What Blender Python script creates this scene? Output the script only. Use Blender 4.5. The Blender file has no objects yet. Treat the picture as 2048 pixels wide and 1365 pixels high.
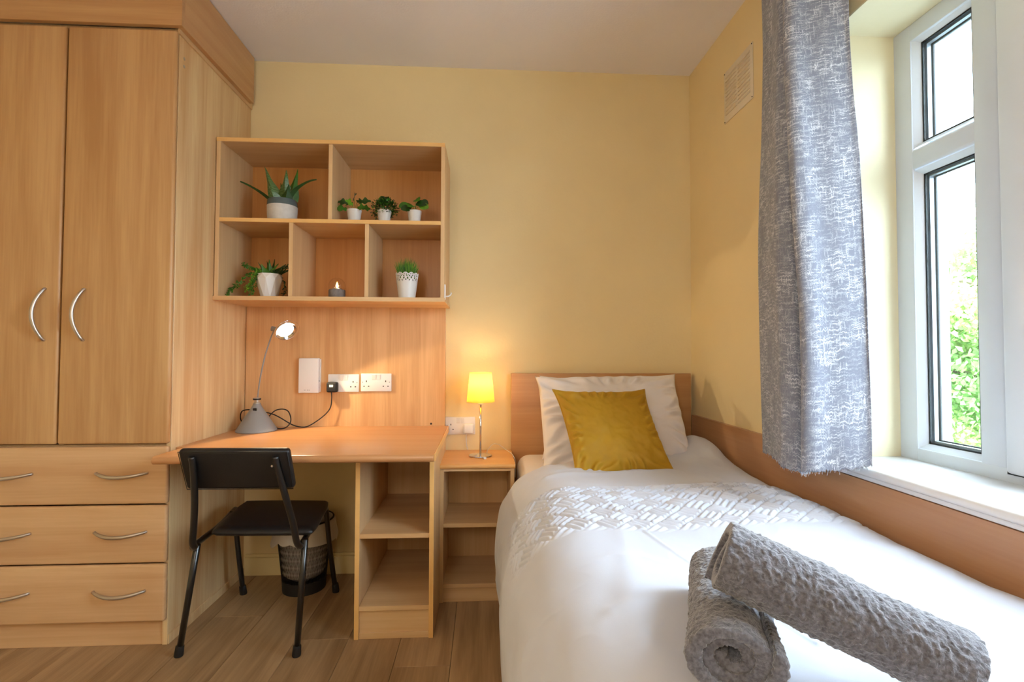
import bpy, bmesh, math, random
import numpy as np
from mathutils import Vector, Matrix
random.seed(7)
S = bpy.context.scene
COL = S.collection
PI = math.pi

# ------------------------------------------------------------------ camera
CAM = bpy.data.cameras.new('camera'); CAM.sensor_width = 36; CAM.lens = 36*1000/2048; CAM.clip_start = .02
cam = bpy.data.objects.new('camera', CAM); COL.objects.link(cam)
yaw, pitch, roll = .0561, .0274, .0027
fwd = Vector((math.sin(yaw)*math.cos(pitch), math.cos(yaw)*math.cos(pitch), math.sin(pitch)))
rt = Vector((math.cos(yaw), -math.sin(yaw), 0)); up = rt.cross(fwd)
r2 = rt*math.cos(roll) + up*math.sin(roll); u2 = up*math.cos(roll) - rt*math.sin(roll)
m = Matrix((r2, u2, -fwd)).transposed().to_4x4(); m.translation = (0, 0, 1.053)
cam.matrix_world = m
S.camera = cam

# ------------------------------------------------------------------ world, lights, exposure
W = bpy.data.worlds.new('overcast_sky'); S.world = W; W.use_nodes = True
bg = W.node_tree.nodes['Background']; bg.inputs[0].default_value = (.72, .86, 1, 1); bg.inputs[1].default_value = 19.0
S.view_settings.view_transform = 'Standard'; S.view_settings.look = 'None'
S.view_settings.gamma = 1; S.view_settings.use_curve_mapping = False
S.view_settings.exposure = 0.12

def area_light(name, loc, rot, size, power, color):
    l = bpy.data.lights.new(name, 'AREA'); l.shape = 'DISK'; l.size = size; l.energy = power; l.color = color
    o = bpy.data.objects.new(name, l); COL.objects.link(o); o.location = loc; o.rotation_euler = rot; return o
pl_ = bpy.data.lights.new('room_fill_light', 'POINT'); pl_.energy = 27; pl_.color = (1, .94, .88); pl_.shadow_soft_size = .22  # added fill lamp behind the camera, no fixture, lifts the whole room
plo = bpy.data.objects.new('room_fill_light', pl_); COL.objects.link(plo); plo.location = (-.55, -.65, 1.60)

# ------------------------------------------------------------------ materials
def lin(c): return tuple(((v/255)/12.92 if v <= 10 else (((v/255)+.055)/1.055)**2.4) for v in c) + (1,)
def newmat(name):
    mt = bpy.data.materials.new(name); mt.use_nodes = True
    return mt, mt.node_tree, mt.node_tree.nodes['Principled BSDF']
def N(nt, t, **k):
    n = nt.nodes.new(t)
    for a, v in k.items(): setattr(n, a, v)
    return n
def plain(name, rgb, rough=.5, metal=0, var=.06, scale=8, bump=0, bscale=200, spec=.5, sheen=0, coat=0):
    mt, nt, b = newmat(name); L = nt.links.new
    tc = N(nt, 'ShaderNodeTexCoord'); no = N(nt, 'ShaderNodeTexNoise'); no.inputs['Scale'].default_value = scale; no.inputs['Detail'].default_value = 5
    L(tc.outputs['Object'], no.inputs['Vector'])
    r = N(nt, 'ShaderNodeValToRGB'); c = lin(rgb)
    r.color_ramp.elements[0].position = .3; r.color_ramp.elements[1].position = .7
    r.color_ramp.elements[0].color = tuple(v*(1-var) for v in c[:3]) + (1,)
    r.color_ramp.elements[1].color = tuple(min(1, v*(1+var)) for v in c[:3]) + (1,)
    L(no.outputs[0], r.inputs[0]); L(r.outputs[0], b.inputs['Base Color'])
    b.inputs['Roughness'].default_value = rough; b.inputs['Metallic'].default_value = metal
    b.inputs['Specular IOR Level'].default_value = spec
    b.inputs['Sheen Weight'].default_value = sheen; b.inputs['Coat Weight'].default_value = coat
    if bump:
        n2 = N(nt, 'ShaderNodeTexNoise'); n2.inputs['Scale'].default_value = bscale; n2.inputs['Detail'].default_value = 3
        L(tc.outputs['Object'], n2.inputs['Vector'])
        bp = N(nt, 'ShaderNodeBump'); bp.inputs['Strength'].default_value = bump; bp.inputs['Distance'].default_value = .002
        L(n2.outputs[0], bp.inputs['Height']); L(bp.outputs[0], b.inputs['Normal'])
    return mt
def wood(name, light, dark, axis='z', rough=.38, contrast=1.0, off=0):
    mt, nt, b = newmat(name); L = nt.links.new
    tc = N(nt, 'ShaderNodeTexCoord'); mp = N(nt, 'ShaderNodeMapping')
    lo, hi = .55, 9.0
    sc = {'x': (lo, hi, hi), 'y': (hi, lo, hi), 'z': (hi, hi, lo)}[axis]
    mp.inputs['Scale'].default_value = sc; mp.inputs['Location'].default_value = (off, off*.7, off*.3)
    L(tc.outputs['Object'], mp.inputs['Vector'])
    n1 = N(nt, 'ShaderNodeTexNoise'); n1.inputs['Scale'].default_value = 1.5; n1.inputs['Detail'].default_value = 7; n1.inputs['Distortion'].default_value = .5
    n1.inputs['Roughness'].default_value = .55
    L(mp.outputs[0], n1.inputs['Vector'])
    m2 = N(nt, 'ShaderNodeMapping'); m2.inputs['Scale'].default_value = tuple(v*14 if v > 1 else v*8 for v in sc)
    L(tc.outputs['Object'], m2.inputs['Vector'])
    n2 = N(nt, 'ShaderNodeTexNoise'); n2.inputs['Scale'].default_value = 1.0; n2.inputs['Detail'].default_value = 3
    L(m2.outputs[0], n2.inputs['Vector'])
    mx = N(nt, 'ShaderNodeMath', operation='MULTIPLY_ADD'); mx.inputs[1].default_value = .3
    L(n2.outputs[0], mx.inputs[0]); L(n1.outputs[0], mx.inputs[2])
    r = N(nt, 'ShaderNodeValToRGB')
    r.color_ramp.elements[0].position = .65-.22/contrast; r.color_ramp.elements[1].position = .65+.22/contrast
    r.color_ramp.elements[0].color = lin(dark); r.color_ramp.elements[1].color = lin(light)
    L(mx.outputs[0], r.inputs[0]); L(r.outputs[0], b.inputs['Base Color'])
    b.inputs['Roughness'].default_value = rough
    bp = N(nt, 'ShaderNodeBump'); bp.inputs['Strength'].default_value = .08; bp.inputs['Distance'].default_value = .001
    L(n2.outputs[0], bp.inputs['Height']); L(bp.outputs[0], b.inputs['Normal'])
    return mt
M = {}
M['wall'] = plain('cream_wall_paint', (238, 216, 166), .75, var=.03, scale=3, bump=.25, bscale=90)
M['ceil'] = plain('white_ceiling_paint', (240, 235, 236), .85, var=.02, scale=2, bump=.3, bscale=120)
M['reveal'] = plain('pale_cream_paint', (244, 234, 200), .6, var=.02, bump=.15, bscale=60)
M['base'] = plain('cream_gloss_paint', (240, 220, 165), .35, var=.02)
BL, BD = (226, 190, 142), (206, 162, 112)
M['wv'] = wood('beech_vertical_grain', BL, BD, 'z')
M['wh'] = wood('beech_horizontal_grain', BL, BD, 'x')
M['wy'] = wood('beech_grain_in_depth', BL, BD, 'y')
M['side'] = wood('pale_beech_side_panel', (232, 202, 152), (212, 166, 114), 'z', contrast=1.5, off=3)
M['back'] = wood('beech_splashback', (226, 180, 128), (202, 150, 98), 'z', contrast=1.4, off=8)
M['edge'] = plain('beech_edge_band', (232, 182, 112), .4, var=.04, scale=15)
M['desk'] = wood('warm_desktop_laminate', (202, 148, 100), (189, 133, 86), 'x', rough=.25, contrast=.7, off=5)
M['head'] = wood('warm_headboard_laminate', (198, 151, 103), (180, 129, 82), 'x', rough=.35, off=11)
M['dado'] = wood('warm_side_board_laminate', (196, 149, 107), (180, 129, 88), 'y', rough=.28, off=2)
M['door'] = wood('beech_door_foil', (204, 160, 108), (182, 134, 84), 'z', rough=.35, contrast=1.5, off=6)
M['drawer'] = wood('beech_drawer_foil', (222, 182, 136), (206, 160, 114), 'x', rough=.35, contrast=1.4, off=9)
M['upvc'] = plain('white_plastic_frame', (222, 228, 236), .3, var=.015)
M['sill'] = plain('white_gloss_sill', (240, 240, 242), .25, var=.015)
M['seal'] = plain('black_rubber_seal', (28, 34, 38), .6)
M['spacer'] = plain('silver_glazing_spacer', (150, 155, 160), .4, metal=.7)
M['black'] = plain('black_vinyl', (20, 21, 24), .42, var=.15, scale=30, bump=.3, bscale=500)
M['blkmetal'] = plain('black_painted_tube', (14, 17, 20), .28, var=.1, spec=.7)
M['rubber'] = plain('black_rubber', (22, 22, 24), .7)
M['steel'] = plain('brushed_nickel', (190, 180, 168), .35, metal=.85)
M['chrome'] = plain('chrome', (215, 215, 220), .12, metal=1)
M['white'] = plain('white_plastic', (232, 228, 226), .35, var=.015)
M['offwhite'] = plain('cream_plastic', (232, 220, 196), .5, var=.02)
M['dark'] = plain('dark_slot', (18, 16, 16), .7)
M['greyp'] = plain('grey_plastic', (138, 138, 138), .45, var=.04)
M['linen'] = plain('white_cotton', (206, 209, 220), .85, var=.01, bump=.12, bscale=900, sheen=.2)
M['pillow'] = plain('white_pillow_cotton', (236, 230, 230), .85, var=.01, bump=.12, bscale=900, sheen=.2)
M['linen2'] = plain('white_cotton_sheet', (222, 216, 212), .85, var=.01, bump=.1, bscale=700, sheen=.2)
M['pot'] = plain('white_ceramic', (228, 224, 220), .3, var=.015)
M['potmatt'] = plain('white_stoneware', (206, 200, 192), .5, var=.05, scale=60)
M['potgrey'] = plain('blue_grey_glaze', (84, 98, 100), .15, var=.1, scale=30)
M['soil'] = plain('dark_soil', (40, 30, 22), .95, var=.4, scale=200)
M['leafd'] = plain('dark_green_leaf', (30, 66, 18), .4, var=.35, scale=60)
M['leafm'] = plain('mid_green_leaf', (58, 112, 26), .42, var=.3, scale=60)
M['leafl'] = plain('bright_green_leaf', (106, 158, 38), .45, var=.25, scale=60)
M['concrete'] = plain('grey_concrete', (120, 112, 108), .85, var=.2, scale=90, bump=.3, bscale=300)
M['bag'] = plain('white_bin_liner', (206, 200, 196), .4, var=.05)
M['bark'] = plain('tree_bark', (90, 75, 60), .9, var=.3, scale=6)
M['grass'] = plain('pale_paving', (150, 152, 150), .95, var=.3, scale=2)
M['render'] = plain('pebbledash_render', (150, 154, 156), .95, var=.2, scale=120, bump=1.0, bscale=90)

def terry(name, rgb):
    mt = plain(name, rgb, .95, var=.45, scale=190, bump=1.0, bscale=320, sheen=.5); return mt
M['towel'] = terry('grey_terry_towelling', (104, 103, 110))
# mustard velvet
mt, nt, b = newmat('mustard_velvet'); L = nt.links.new
tc = N(nt, 'ShaderNodeTexCoord'); no = N(nt, 'ShaderNodeTexNoise'); no.inputs['Scale'].default_value = 7; no.inputs['Detail'].default_value = 3
L(tc.outputs['Object'], no.inputs['Vector']); r = N(nt, 'ShaderNodeValToRGB')
r.color_ramp.elements[0].position = .3; r.color_ramp.elements[1].position = .72
r.color_ramp.elements[0].color = lin((176, 132, 16)); r.color_ramp.elements[1].color = lin((192, 148, 28))
L(no.outputs[0], r.inputs[0]); L(r.outputs[0], b.inputs['Base Color']); b.inputs['Roughness'].default_value = .65
b.inputs['Sheen Weight'].default_value = .35; b.inputs['Sheen Roughness'].default_value = .4; b.inputs['Sheen Tint'].default_value = lin((240, 210, 90))
M['velvet'] = mt
# floor planks
def plankmat():
    mt, nt, b = newmat('oak_laminate'); L = nt.links.new
    tc = N(nt, 'ShaderNodeTexCoord'); oi = N(nt, 'ShaderNodeObjectInfo')
    cx = N(nt, 'ShaderNodeCombineXYZ'); mu = N(nt, 'ShaderNodeMath', operation='MULTIPLY'); mu.inputs[1].default_value = 40
    L(oi.outputs['Random'], mu.inputs[0]); L(mu.outputs[0], cx.inputs[1]); L(mu.outputs[0], cx.inputs[2])
    ad = N(nt, 'ShaderNodeVectorMath', operation='ADD'); L(tc.outputs['Object'], ad.inputs[0]); L(cx.outputs[0], ad.inputs[1])
    mp = N(nt, 'ShaderNodeMapping'); mp.inputs['Scale'].default_value = (9, .8, 1); L(ad.outputs[0], mp.inputs['Vector'])
    n1 = N(nt, 'ShaderNodeTexNoise'); n1.inputs['Scale'].default_value = 1.8; n1.inputs['Detail'].default_value = 8; n1.inputs['Distortion'].default_value = .9
    L(mp.outputs[0], n1.inputs['Vector'])
    m2 = N(nt, 'ShaderNodeMapping'); m2.inputs['Scale'].default_value = (160, 6, 1); L(ad.outputs[0], m2.inputs['Vector'])
    n2 = N(nt, 'ShaderNodeTexNoise'); n2.inputs['Scale'].default_value = 1; n2.inputs['Detail'].default_value = 3; L(m2.outputs[0], n2.inputs['Vector'])
    mx = N(nt, 'ShaderNodeMath', operation='MULTIPLY_ADD'); mx.inputs[1].default_value = .35; L(n2.outputs[0], mx.inputs[0]); L(n1.outputs[0], mx.inputs[2])
    m3 = N(nt, 'ShaderNodeMath', operation='MULTIPLY_ADD'); m3.inputs[1].default_value = .1; L(oi.outputs['Random'], m3.inputs[0]); L(mx.outputs[0], m3.inputs[2])
    r = N(nt, 'ShaderNodeValToRGB'); r.color_ramp.elements[0].position = .5; r.color_ramp.elements[1].position = .95
    r.color_ramp.elements[0].color = lin((140, 108, 74)); r.color_ramp.elements[1].color = lin((184, 150, 110))
    L(m3.outputs[0], r.inputs[0]); L(r.outputs[0], b.inputs['Base Color']); b.inputs['Roughness'].default_value = .36
    bp = N(nt, 'ShaderNodeBump'); bp.inputs['Strength'].default_value = .12; bp.inputs['Distance'].default_value = .001
    L(n2.outputs[0], bp.inputs['Height']); L(bp.outputs[0], b.inputs['Normal'])
    return mt
M['plank'] = plankmat()
# curtain cloth: grey with a slubby off-white cross-hatch print (uses the cloth's own UV, in metres)
def curtmat():
    mt, nt, b = newmat('grey_crosshatch_curtain'); L = nt.links.new
    uv = N(nt, 'ShaderNodeUVMap')
    def streak(sx, sy, sc, lo, hi):
        mp = N(nt, 'ShaderNodeMapping'); mp.inputs['Scale'].default_value = (sx, sy, 1); L(uv.outputs[0], mp.inputs['Vector'])
        n = N(nt, 'ShaderNodeTexNoise'); n.inputs['Scale'].default_value = sc; n.inputs['Detail'].default_value = 4; n.inputs['Roughness'].default_value = .65
        L(mp.outputs[0], n.inputs['Vector'])
        mr = N(nt, 'ShaderNodeMapRange'); mr.inputs['From Min'].default_value = lo; mr.inputs['From Max'].default_value = hi
        L(n.outputs[0], mr.inputs['Value']); return mr.outputs[0]
    h = streak(22, 170, 1, .49, .59); v = streak(170, 24, 1, .53, .63)
    g = streak(330, 330, 1, .40, .54); cl = streak(12, 10, 1, .30, .6)
    mxm = N(nt, 'ShaderNodeMath', operation='MAXIMUM'); L(h, mxm.inputs[0]); L(v, mxm.inputs[1])
    p1 = N(nt, 'ShaderNodeMath', operation='MULTIPLY'); L(mxm.outputs[0], p1.inputs[0]); L(g, p1.inputs[1])
    p2 = N(nt, 'ShaderNodeMath', operation='MULTIPLY'); L(p1.outputs[0], p2.inputs[0]); L(cl, p2.inputs[1])
    mx = N(nt, 'ShaderNodeMix', data_type='RGBA'); L(p2.outputs[0], mx.inputs['Factor'])
    mx.inputs['A'].default_value = lin((134, 138, 152)); mx.inputs['B'].default_value = lin((234, 236, 240))
    L(mx.outputs['Result'], b.inputs['Base Color']); b.inputs['Roughness'].default_value = .85; b.inputs['Sheen Weight'].default_value = .2
    tr = N(nt, 'ShaderNodeBsdfTranslucent'); L(mx.outputs['Result'], tr.inputs['Color'])
    ms = N(nt, 'ShaderNodeMixShader'); ms.inputs[0].default_value = .12
    L(b.outputs[0], ms.inputs[1]); L(tr.outputs[0], ms.inputs[2]); L(ms.outputs[0], nt.nodes['Material Output'].inputs[0])
    return mt
M['curtain'] = curtmat()
# thin glass
def glassmat(name, tint=(1, 1, 1, 1)):
    mt = bpy.data.materials.new(name); mt.use_nodes = True; nt = mt.node_tree; nt.nodes.clear(); L = nt.links.new
    o = N(nt, 'ShaderNodeOutputMaterial'); t = N(nt, 'ShaderNodeBsdfTransparent'); t.inputs[0].default_value = tint
    g = N(nt, 'ShaderNodeBsdfGlossy'); g.inputs['Roughness'].default_value = .02
    lw = N(nt, 'ShaderNodeLayerWeight'); lw.inputs[0].default_value = .5
    pw = N(nt, 'ShaderNodeMath', operation='POWER'); pw.inputs[1].default_value = 5; L(lw.outputs['Facing'], pw.inputs[0])
    f = N(nt, 'ShaderNodeMath', operation='MULTIPLY_ADD'); f.inputs[1].default_value = .8; f.inputs[2].default_value = .03; L(pw.outputs[0], f.inputs[0])
    x = N(nt, 'ShaderNodeMixShader')
    L(f.outputs[0], x.inputs[0]); L(t.outputs[0], x.inputs[1]); L(g.outputs[0], x.inputs[2]); L(x.outputs[0], o.inputs[0]); return mt
M['glass'] = glassmat('window_glass', (.97, .99, .99, 1)); M['dome'] = glassmat('clear_dome_glass', (.98, .97, .95, 1))
def emis(name, rgb, st):
    mt = bpy.data.materials.new(name); mt.use_nodes = True; nt = mt.node_tree; nt.nodes.clear()
    o = N(nt, 'ShaderNodeOutputMaterial'); e = N(nt, 'ShaderNodeEmission'); e.inputs[0].default_value = lin(rgb); e.inputs[1].default_value = st
    nt.links.new(e.outputs[0], o.inputs[0]); return mt
M['halogen'] = emis('lit_halogen_lens', (255, 240, 205), 22)
M['flame'] = emis('candle_light', (255, 190, 90), 14)
M['bulb'] = emis('warm_bulb', (255, 205, 130), 25)
def translucent(name, rgb, f):
    mt, nt, b = newmat(name); L = nt.links.new; b.inputs['Base Color'].default_value = lin(rgb); b.inputs['Roughness'].default_value = .8
    t = N(nt, 'ShaderNodeBsdfTranslucent'); t.inputs[0].default_value = lin(rgb); x = N(nt, 'ShaderNodeMixShader'); x.inputs[0].default_value = f
    L(b.outputs[0], x.inputs[1]); L(t.outputs[0], x.inputs[2]); L(x.outputs[0], nt.nodes['Material Output'].inputs[0]); return mt
M['shade'] = translucent('yellow_lampshade', (250, 214, 100), .5)
M['treeleaf'] = translucent('tree_leaf_painted_lit', (190, 215, 130), .45)  # leaf green paled, bright daylight painted into the colour
M['treeleaf2'] = translucent('tree_leaf_painted_shade', (130, 172, 95), .4)  # darker copy of the leaf green with shade painted in

# ------------------------------------------------------------------ mesh helpers
class MB:
    def __init__(s): s.bm = bmesh.new()
    def box(s, x0, x1, y0, y1, z0, z1, bev=0, seg=2, mat=None, edges=None):
        g = bmesh.ops.create_cube(s.bm, size=1)
        vs = g['verts']
        for v in vs: v.co = Vector(((x0+x1)/2+v.co.x*(x1-x0), (y0+y1)/2+v.co.y*(y1-y0), (z0+z1)/2+v.co.z*(z1-z0)))
        if bev:
            es = list({e for v in vs for e in v.link_edges})
            if edges: es = [e for e in es if edges((e.verts[0].co+e.verts[1].co)/2)]
            bmesh.ops.bevel(s.bm, geom=es, offset=bev, segments=seg, affect='EDGES', profile=.5)
        return s
    def tube(s, pts, r, n=10, close=False, cap=True):
        pts = [Vector(p) for p in pts]; K = len(pts); rr = r if isinstance(r, (list, tuple)) else [r]*K
        rings = []; prev = None
        for i, p in enumerate(pts):
            a = pts[(i-1) % K] if (i > 0 or close) else p; c = pts[(i+1) % K] if (i < K-1 or close) else p
            t = (c-a).normalized()
            if prev is None:
                u = t.orthogonal().normalized()
            else:
                u = (prev - t*prev.dot(t)).normalized()
            prev = u; w = t.cross(u)
            rings.append([s.bm.verts.new(p+(u*math.cos(2*PI*k/n)+w*math.sin(2*PI*k/n))*rr[i]) for k in range(n)])
        for i in range(K if close else K-1):
            A, B = rings[i], rings[(i+1) % K]
            for k in range(n): s.bm.faces.new((A[k], A[(k+1) % n], B[(k+1) % n], B[k]))
        if cap and not close:
            s.bm.faces.new(rings[0][::-1]); s.bm.faces.new(rings[-1])
        return s
    def lathe(s, prof, c, n=40, ang=None, rfun=None):
        c = Vector(c); rings = []
        for (r, z) in prof:
            if r < 1e-6: rings.append([s.bm.verts.new(c+Vector((0, 0, z)))]*n)
            else: rings.append([s.bm.verts.new(c+Vector((r*math.cos(2*PI*k/n)*(rfun(k, z) if rfun else 1), r*math.sin(2*PI*k/n)*(rfun(k, z) if rfun else 1), z))) for k in range(n)])
        for A, B in zip(rings, rings[1:]):
            for k in range(n):
                f = []
                for v in (A[k], A[(k+1) % n], B[(k+1) % n], B[k]):
                    if v not in f: f.append(v)
                if len(f) > 2:
                    try: s.bm.faces.new(f)
                    except ValueError: pass
        return s
    def poly(s, vs, fs):
        V = [s.bm.verts.new(v) for v in vs]
        for f in fs: s.bm.faces.new([V[i] for i in f])
        return s
    def xf(s, mat):
        bmesh.ops.transform(s.bm, matrix=mat, verts=s.bm.verts); return s

def empty(name, loc, label=None, cat=None, group=None):
    o = bpy.data.objects.new(name, None); o.empty_display_size = .05; COL.objects.link(o); o.location = loc
    tag(o, label, cat, group); return o
def tag(o, label=None, cat=None, group=None, kind=None):
    if label: o['label'] = label
    if cat: o['category'] = cat
    if group: o['group'] = group
    if kind: o['kind'] = kind
    return o
def wpos(o):
    p = Vector((0, 0, 0))
    while o is not None: p += Vector(o.location); o = o.parent
    return p
def build(name, mb, mat, parent=None, smooth=False, loc=None, label=None, kind=None, flip=False):
    """link the bmesh as ONE object; vertices are given in world coordinates"""
    me = bpy.data.meshes.new(name)
    bmesh.ops.recalc_face_normals(mb.bm, faces=mb.bm.faces)
    base = wpos(parent) if parent else Vector((0, 0, 0))
    off = Vector(loc) if loc is not None else base
    bmesh.ops.translate(mb.bm, verts=mb.bm.verts, vec=-off)
    mb.bm.to_mesh(me); mb.bm.free()
    if smooth:
        me.shade_smooth()
        if smooth == 'auto': me.set_sharp_from_angle(angle=math.radians(35))
    mats = mat if isinstance(mat, list) else [mat]
    for q in mats: me.materials.append(q)
    o = bpy.data.objects.new(name, me); COL.objects.link(o)
    if parent: o.parent = parent
    o.location = off-base
    if label: o['label'] = label
    if kind: o['kind'] = kind
    return o
def gridobj(name, P, mat, parent=None, uv=None, loc=(0, 0, 0), closed_u=False, label=None, kind=None):
    """numpy grid P[nu,nv,3] -> smooth mesh"""
    nu, nv = P.shape[:2]; base = wpos(parent) if parent else Vector((0, 0, 0)); off = np.array(base if parent else loc)
    V = (P.reshape(-1, 3)-off).astype(np.float32)
    ii, jj = np.meshgrid(np.arange(nu if closed_u else nu-1), np.arange(nv-1), indexing='ij')
    i2 = (ii+1) % nu
    F = np.stack([ii*nv+jj, i2*nv+jj, i2*nv+jj+1, ii*nv+jj+1], -1).reshape(-1, 4)
    me = bpy.data.meshes.new(name); me.vertices.add(len(V)); me.vertices.foreach_set('co', V.ravel())
    me.loops.add(F.size); me.loops.foreach_set('vertex_index', F.ravel().astype(np.int32))
    me.polygons.add(len(F)); me.polygons.foreach_set('loop_start', (np.arange(len(F))*4).astype(np.int32))
    me.update(calc_edges=True); me.validate(); me.shade_smooth()
    if uv is not None:
        l = me.uv_layers.new(name='UVMap'); l.data.foreach_set('uv', uv.reshape(-1, 2)[F.ravel()].astype(np.float32).ravel())
    me.materials.append(mat); o = bpy.data.objects.new(name, me); COL.objects.link(o)
    if parent: o.parent = parent
    else: o.location = loc
    if label: o['label'] = label
    if kind: o['kind'] = kind
    return o
def spline(pts, n=8, close=False):
    pts = [Vector(p) for p in pts]; K = len(pts); out = []
    for i in range(K if close else K-1):
        g = (lambda j: pts[j % K]) if close else (lambda j: pts[max(0, min(K-1, j))])
        p0, p1, p2, p3 = g(i-1), g(i), g(i+1), g(i+2)
        for k in range(n):
            t = k/n; out.append(.5*((2*p1)+(p2-p0)*t+(2*p0-5*p1+4*p2-p3)*t*t+(3*p1-p0-3*p2+p3)*t**3))
    if not close: out.append(pts[-1])
    return out
def vnoise(x, y, seed=0):
    xi = np.floor(x).astype(np.int64); yi = np.floor(y).astype(np.int64); fx = x-xi; fy = y-yi
    fx = fx*fx*(3-2*fx); fy = fy*fy*(3-2*fy)
    def h(a, b):
        v = np.sin(a*127.1+b*311.7+seed*74.7)*43758.5453; return v-np.floor(v)
    return (h(xi, yi)*(1-fx)+h(xi+1, yi)*fx)*(1-fy)+(h(xi, yi+1)*(1-fx)+h(xi+1, yi+1)*fx)*fy-.5
def fbm(x, y, seed=0, o=4):
    s = 0; a = 1
    for k in range(o): s = s+a*vnoise(x*2**k, y*2**k, seed+k*3); a *= .5
    return s
def copy_tree(o, parent=None):
    c = o.copy(); COL.objects.link(c); c.parent = parent
    for ch in [k for k in bpy.data.objects if k.parent == o and k != c]: copy_tree(ch, c)
    return c

# ================================================================== STRUCTURE
XR, YB, ZC, XL, YR = 1.05, 2.48, 2.49, -2.15, -1.35
fl = build('floor', MB().box(XL, XR+.25, YR, YB+.1, -.12, -.012), M['soil'], kind='structure')
pl = None; PW, PL = .193, 1.29
k = 0; x = XR-.001
proto = {}
while x > XL:
    x0 = max(x-PW, XL); yy = YB-.002-((k*0.43) % 1)*PL
    spans = [(max(YR, YB-PL*(j+1)-((k*.43) % 1)*PL+PL), YB-PL*j-((k*.43) % 1)*PL+PL) for j in range(0, 5)]
    for a, b2 in spans:
        a = max(a, YR); b2 = min(b2, YB-.001)
        if b2-a < .02: continue
        build('plank', MB().box(x0+.0006, x-.0006, a+.0006, b2-.0006, -.012, 0, .0008, 1), M['plank'], fl, loc=((x0+x)/2, (a+b2)/2, 0))
    x -= PW; k += 1
build('wall_back', MB().box(XL-.1, XR+.25, YB, YB+.12, 0, ZC+.1), M['wall'], kind='structure')
build('wall_left', MB().box(XL-.1, XL, YR-.1, YB, 0, ZC+.1), M['wall'], kind='structure')
build('wall_rear', MB().box(XL, XR+.25, YR-.12, YR, 0, ZC+.1), M['wall'], kind='structure')
build('ceiling', MB().box(XL-.1, XR+.45, YR-.12, YB+.12, ZC, ZC+.12), M['ceil'], kind='structure')
# right wall with window opening (inner leaf x 1.05-1.30, outer leaf 1.30-1.40)
WY0, WY1, WZ0, WZ1 = -.12, 1.447, .725, 2.035
wr = build('wall_right', MB().box(XR, 1.30, WY1, YB+.12, 0, ZC+.05).box(XR, 1.30, YR-.12, WY0, 0, ZC+.05)
      .box(XR, 1.30, WY0, WY1, 0, WZ0-.002).box(XR, 1.30, WY0, WY1, WZ1, ZC+.05), M['wall'], kind='structure')
# painted reveal lining
build('reveal_lining', MB().box(XR-.0005, 1.262, WY1-.004, WY1+.001, WZ0+.02, WZ1).box(XR-.0005, 1.262, WY0-.001, WY1, WZ1-.004, WZ1+.001), M['reveal'], wr)
build('outer_render', MB().box(1.30, 1.42, WY1+.0, YB+1.2, -.5, ZC+1.2).box(1.30, 1.42, YR-1, WY0+.0, -.5, ZC+1.2)
      .box(1.30, 1.42, WY0, WY1, -.5, .74).box(1.30, 1.42, WY0, WY1, 2.035, ZC+1.2), M['render'], wr)
build('baseboard_back', MB().box(-1.13, -.47, YB-.016, YB, 0, .085, .004).box(-1.13, -.47, YB-.011, YB, .084, .1, .004)
      , M['base'], kind='structure', smooth='auto')
# side board on the right wall (lower under the sill, higher beyond it)
sidebd = MB(); ol = [(-.9, .10), (2.44, .10), (2.44, .757), (1.45, .757), (1.45, .714), (-.9, .714)]
sidebd.poly([(x, y, z) for x in (1.032, XR-.0005) for (y, z) in ol], [tuple(range(6)), tuple(range(11, 5, -1))]+[(i, (i+1) % 6, 6+(i+1) % 6, 6+i) for i in range(6)])
db = build('side_board', sidebd, M['dado'], smooth='auto', loc=(1.04, 1, .4))
tag(db, 'long brown laminate board fixed along the wall beside the bed under the window', 'wall panel')
# window
win = empty('window_1', (1.255, .66, .758)); tag(win, kind='structure')
FX0, FX1 = 1.252, 1.305
def frame_rect(mb, y0, y1, z0, z1, w, x0, x1, wt=None, wb=None, bev=.006):
    wt = w if wt is None else wt; wb = w if wb is None else wb
    mb.box(x0, x1, y0, y0+w, z0, z1, bev); mb.box(x0, x1, y1-w, y1, z0, z1, bev)
    mb.box(x0, x1, y0+w-.004, y1-w+.004, z1-wt, z1, bev); mb.box(x0, x1, y0+w-.004, y1-w+.004, z0, z0+wb, bev)
    return mb
fm = MB(); frame_rect(fm, WY0, WY1, .745, WZ1-.003, .064, FX0, FX1, .052, .042)
for yy in (1.168, .32): fm.box(FX0, FX1, yy-.033, yy+.033, .78, WZ1-.05, .006)
build('window_frame', fm, M['upvc'], win, smooth='auto')
build('transom', MB().box(FX0+.002, FX1, 1.19, 1.4, 1.595, 1.66, .012, 3), M['upvc'], win, smooth='auto')
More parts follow.
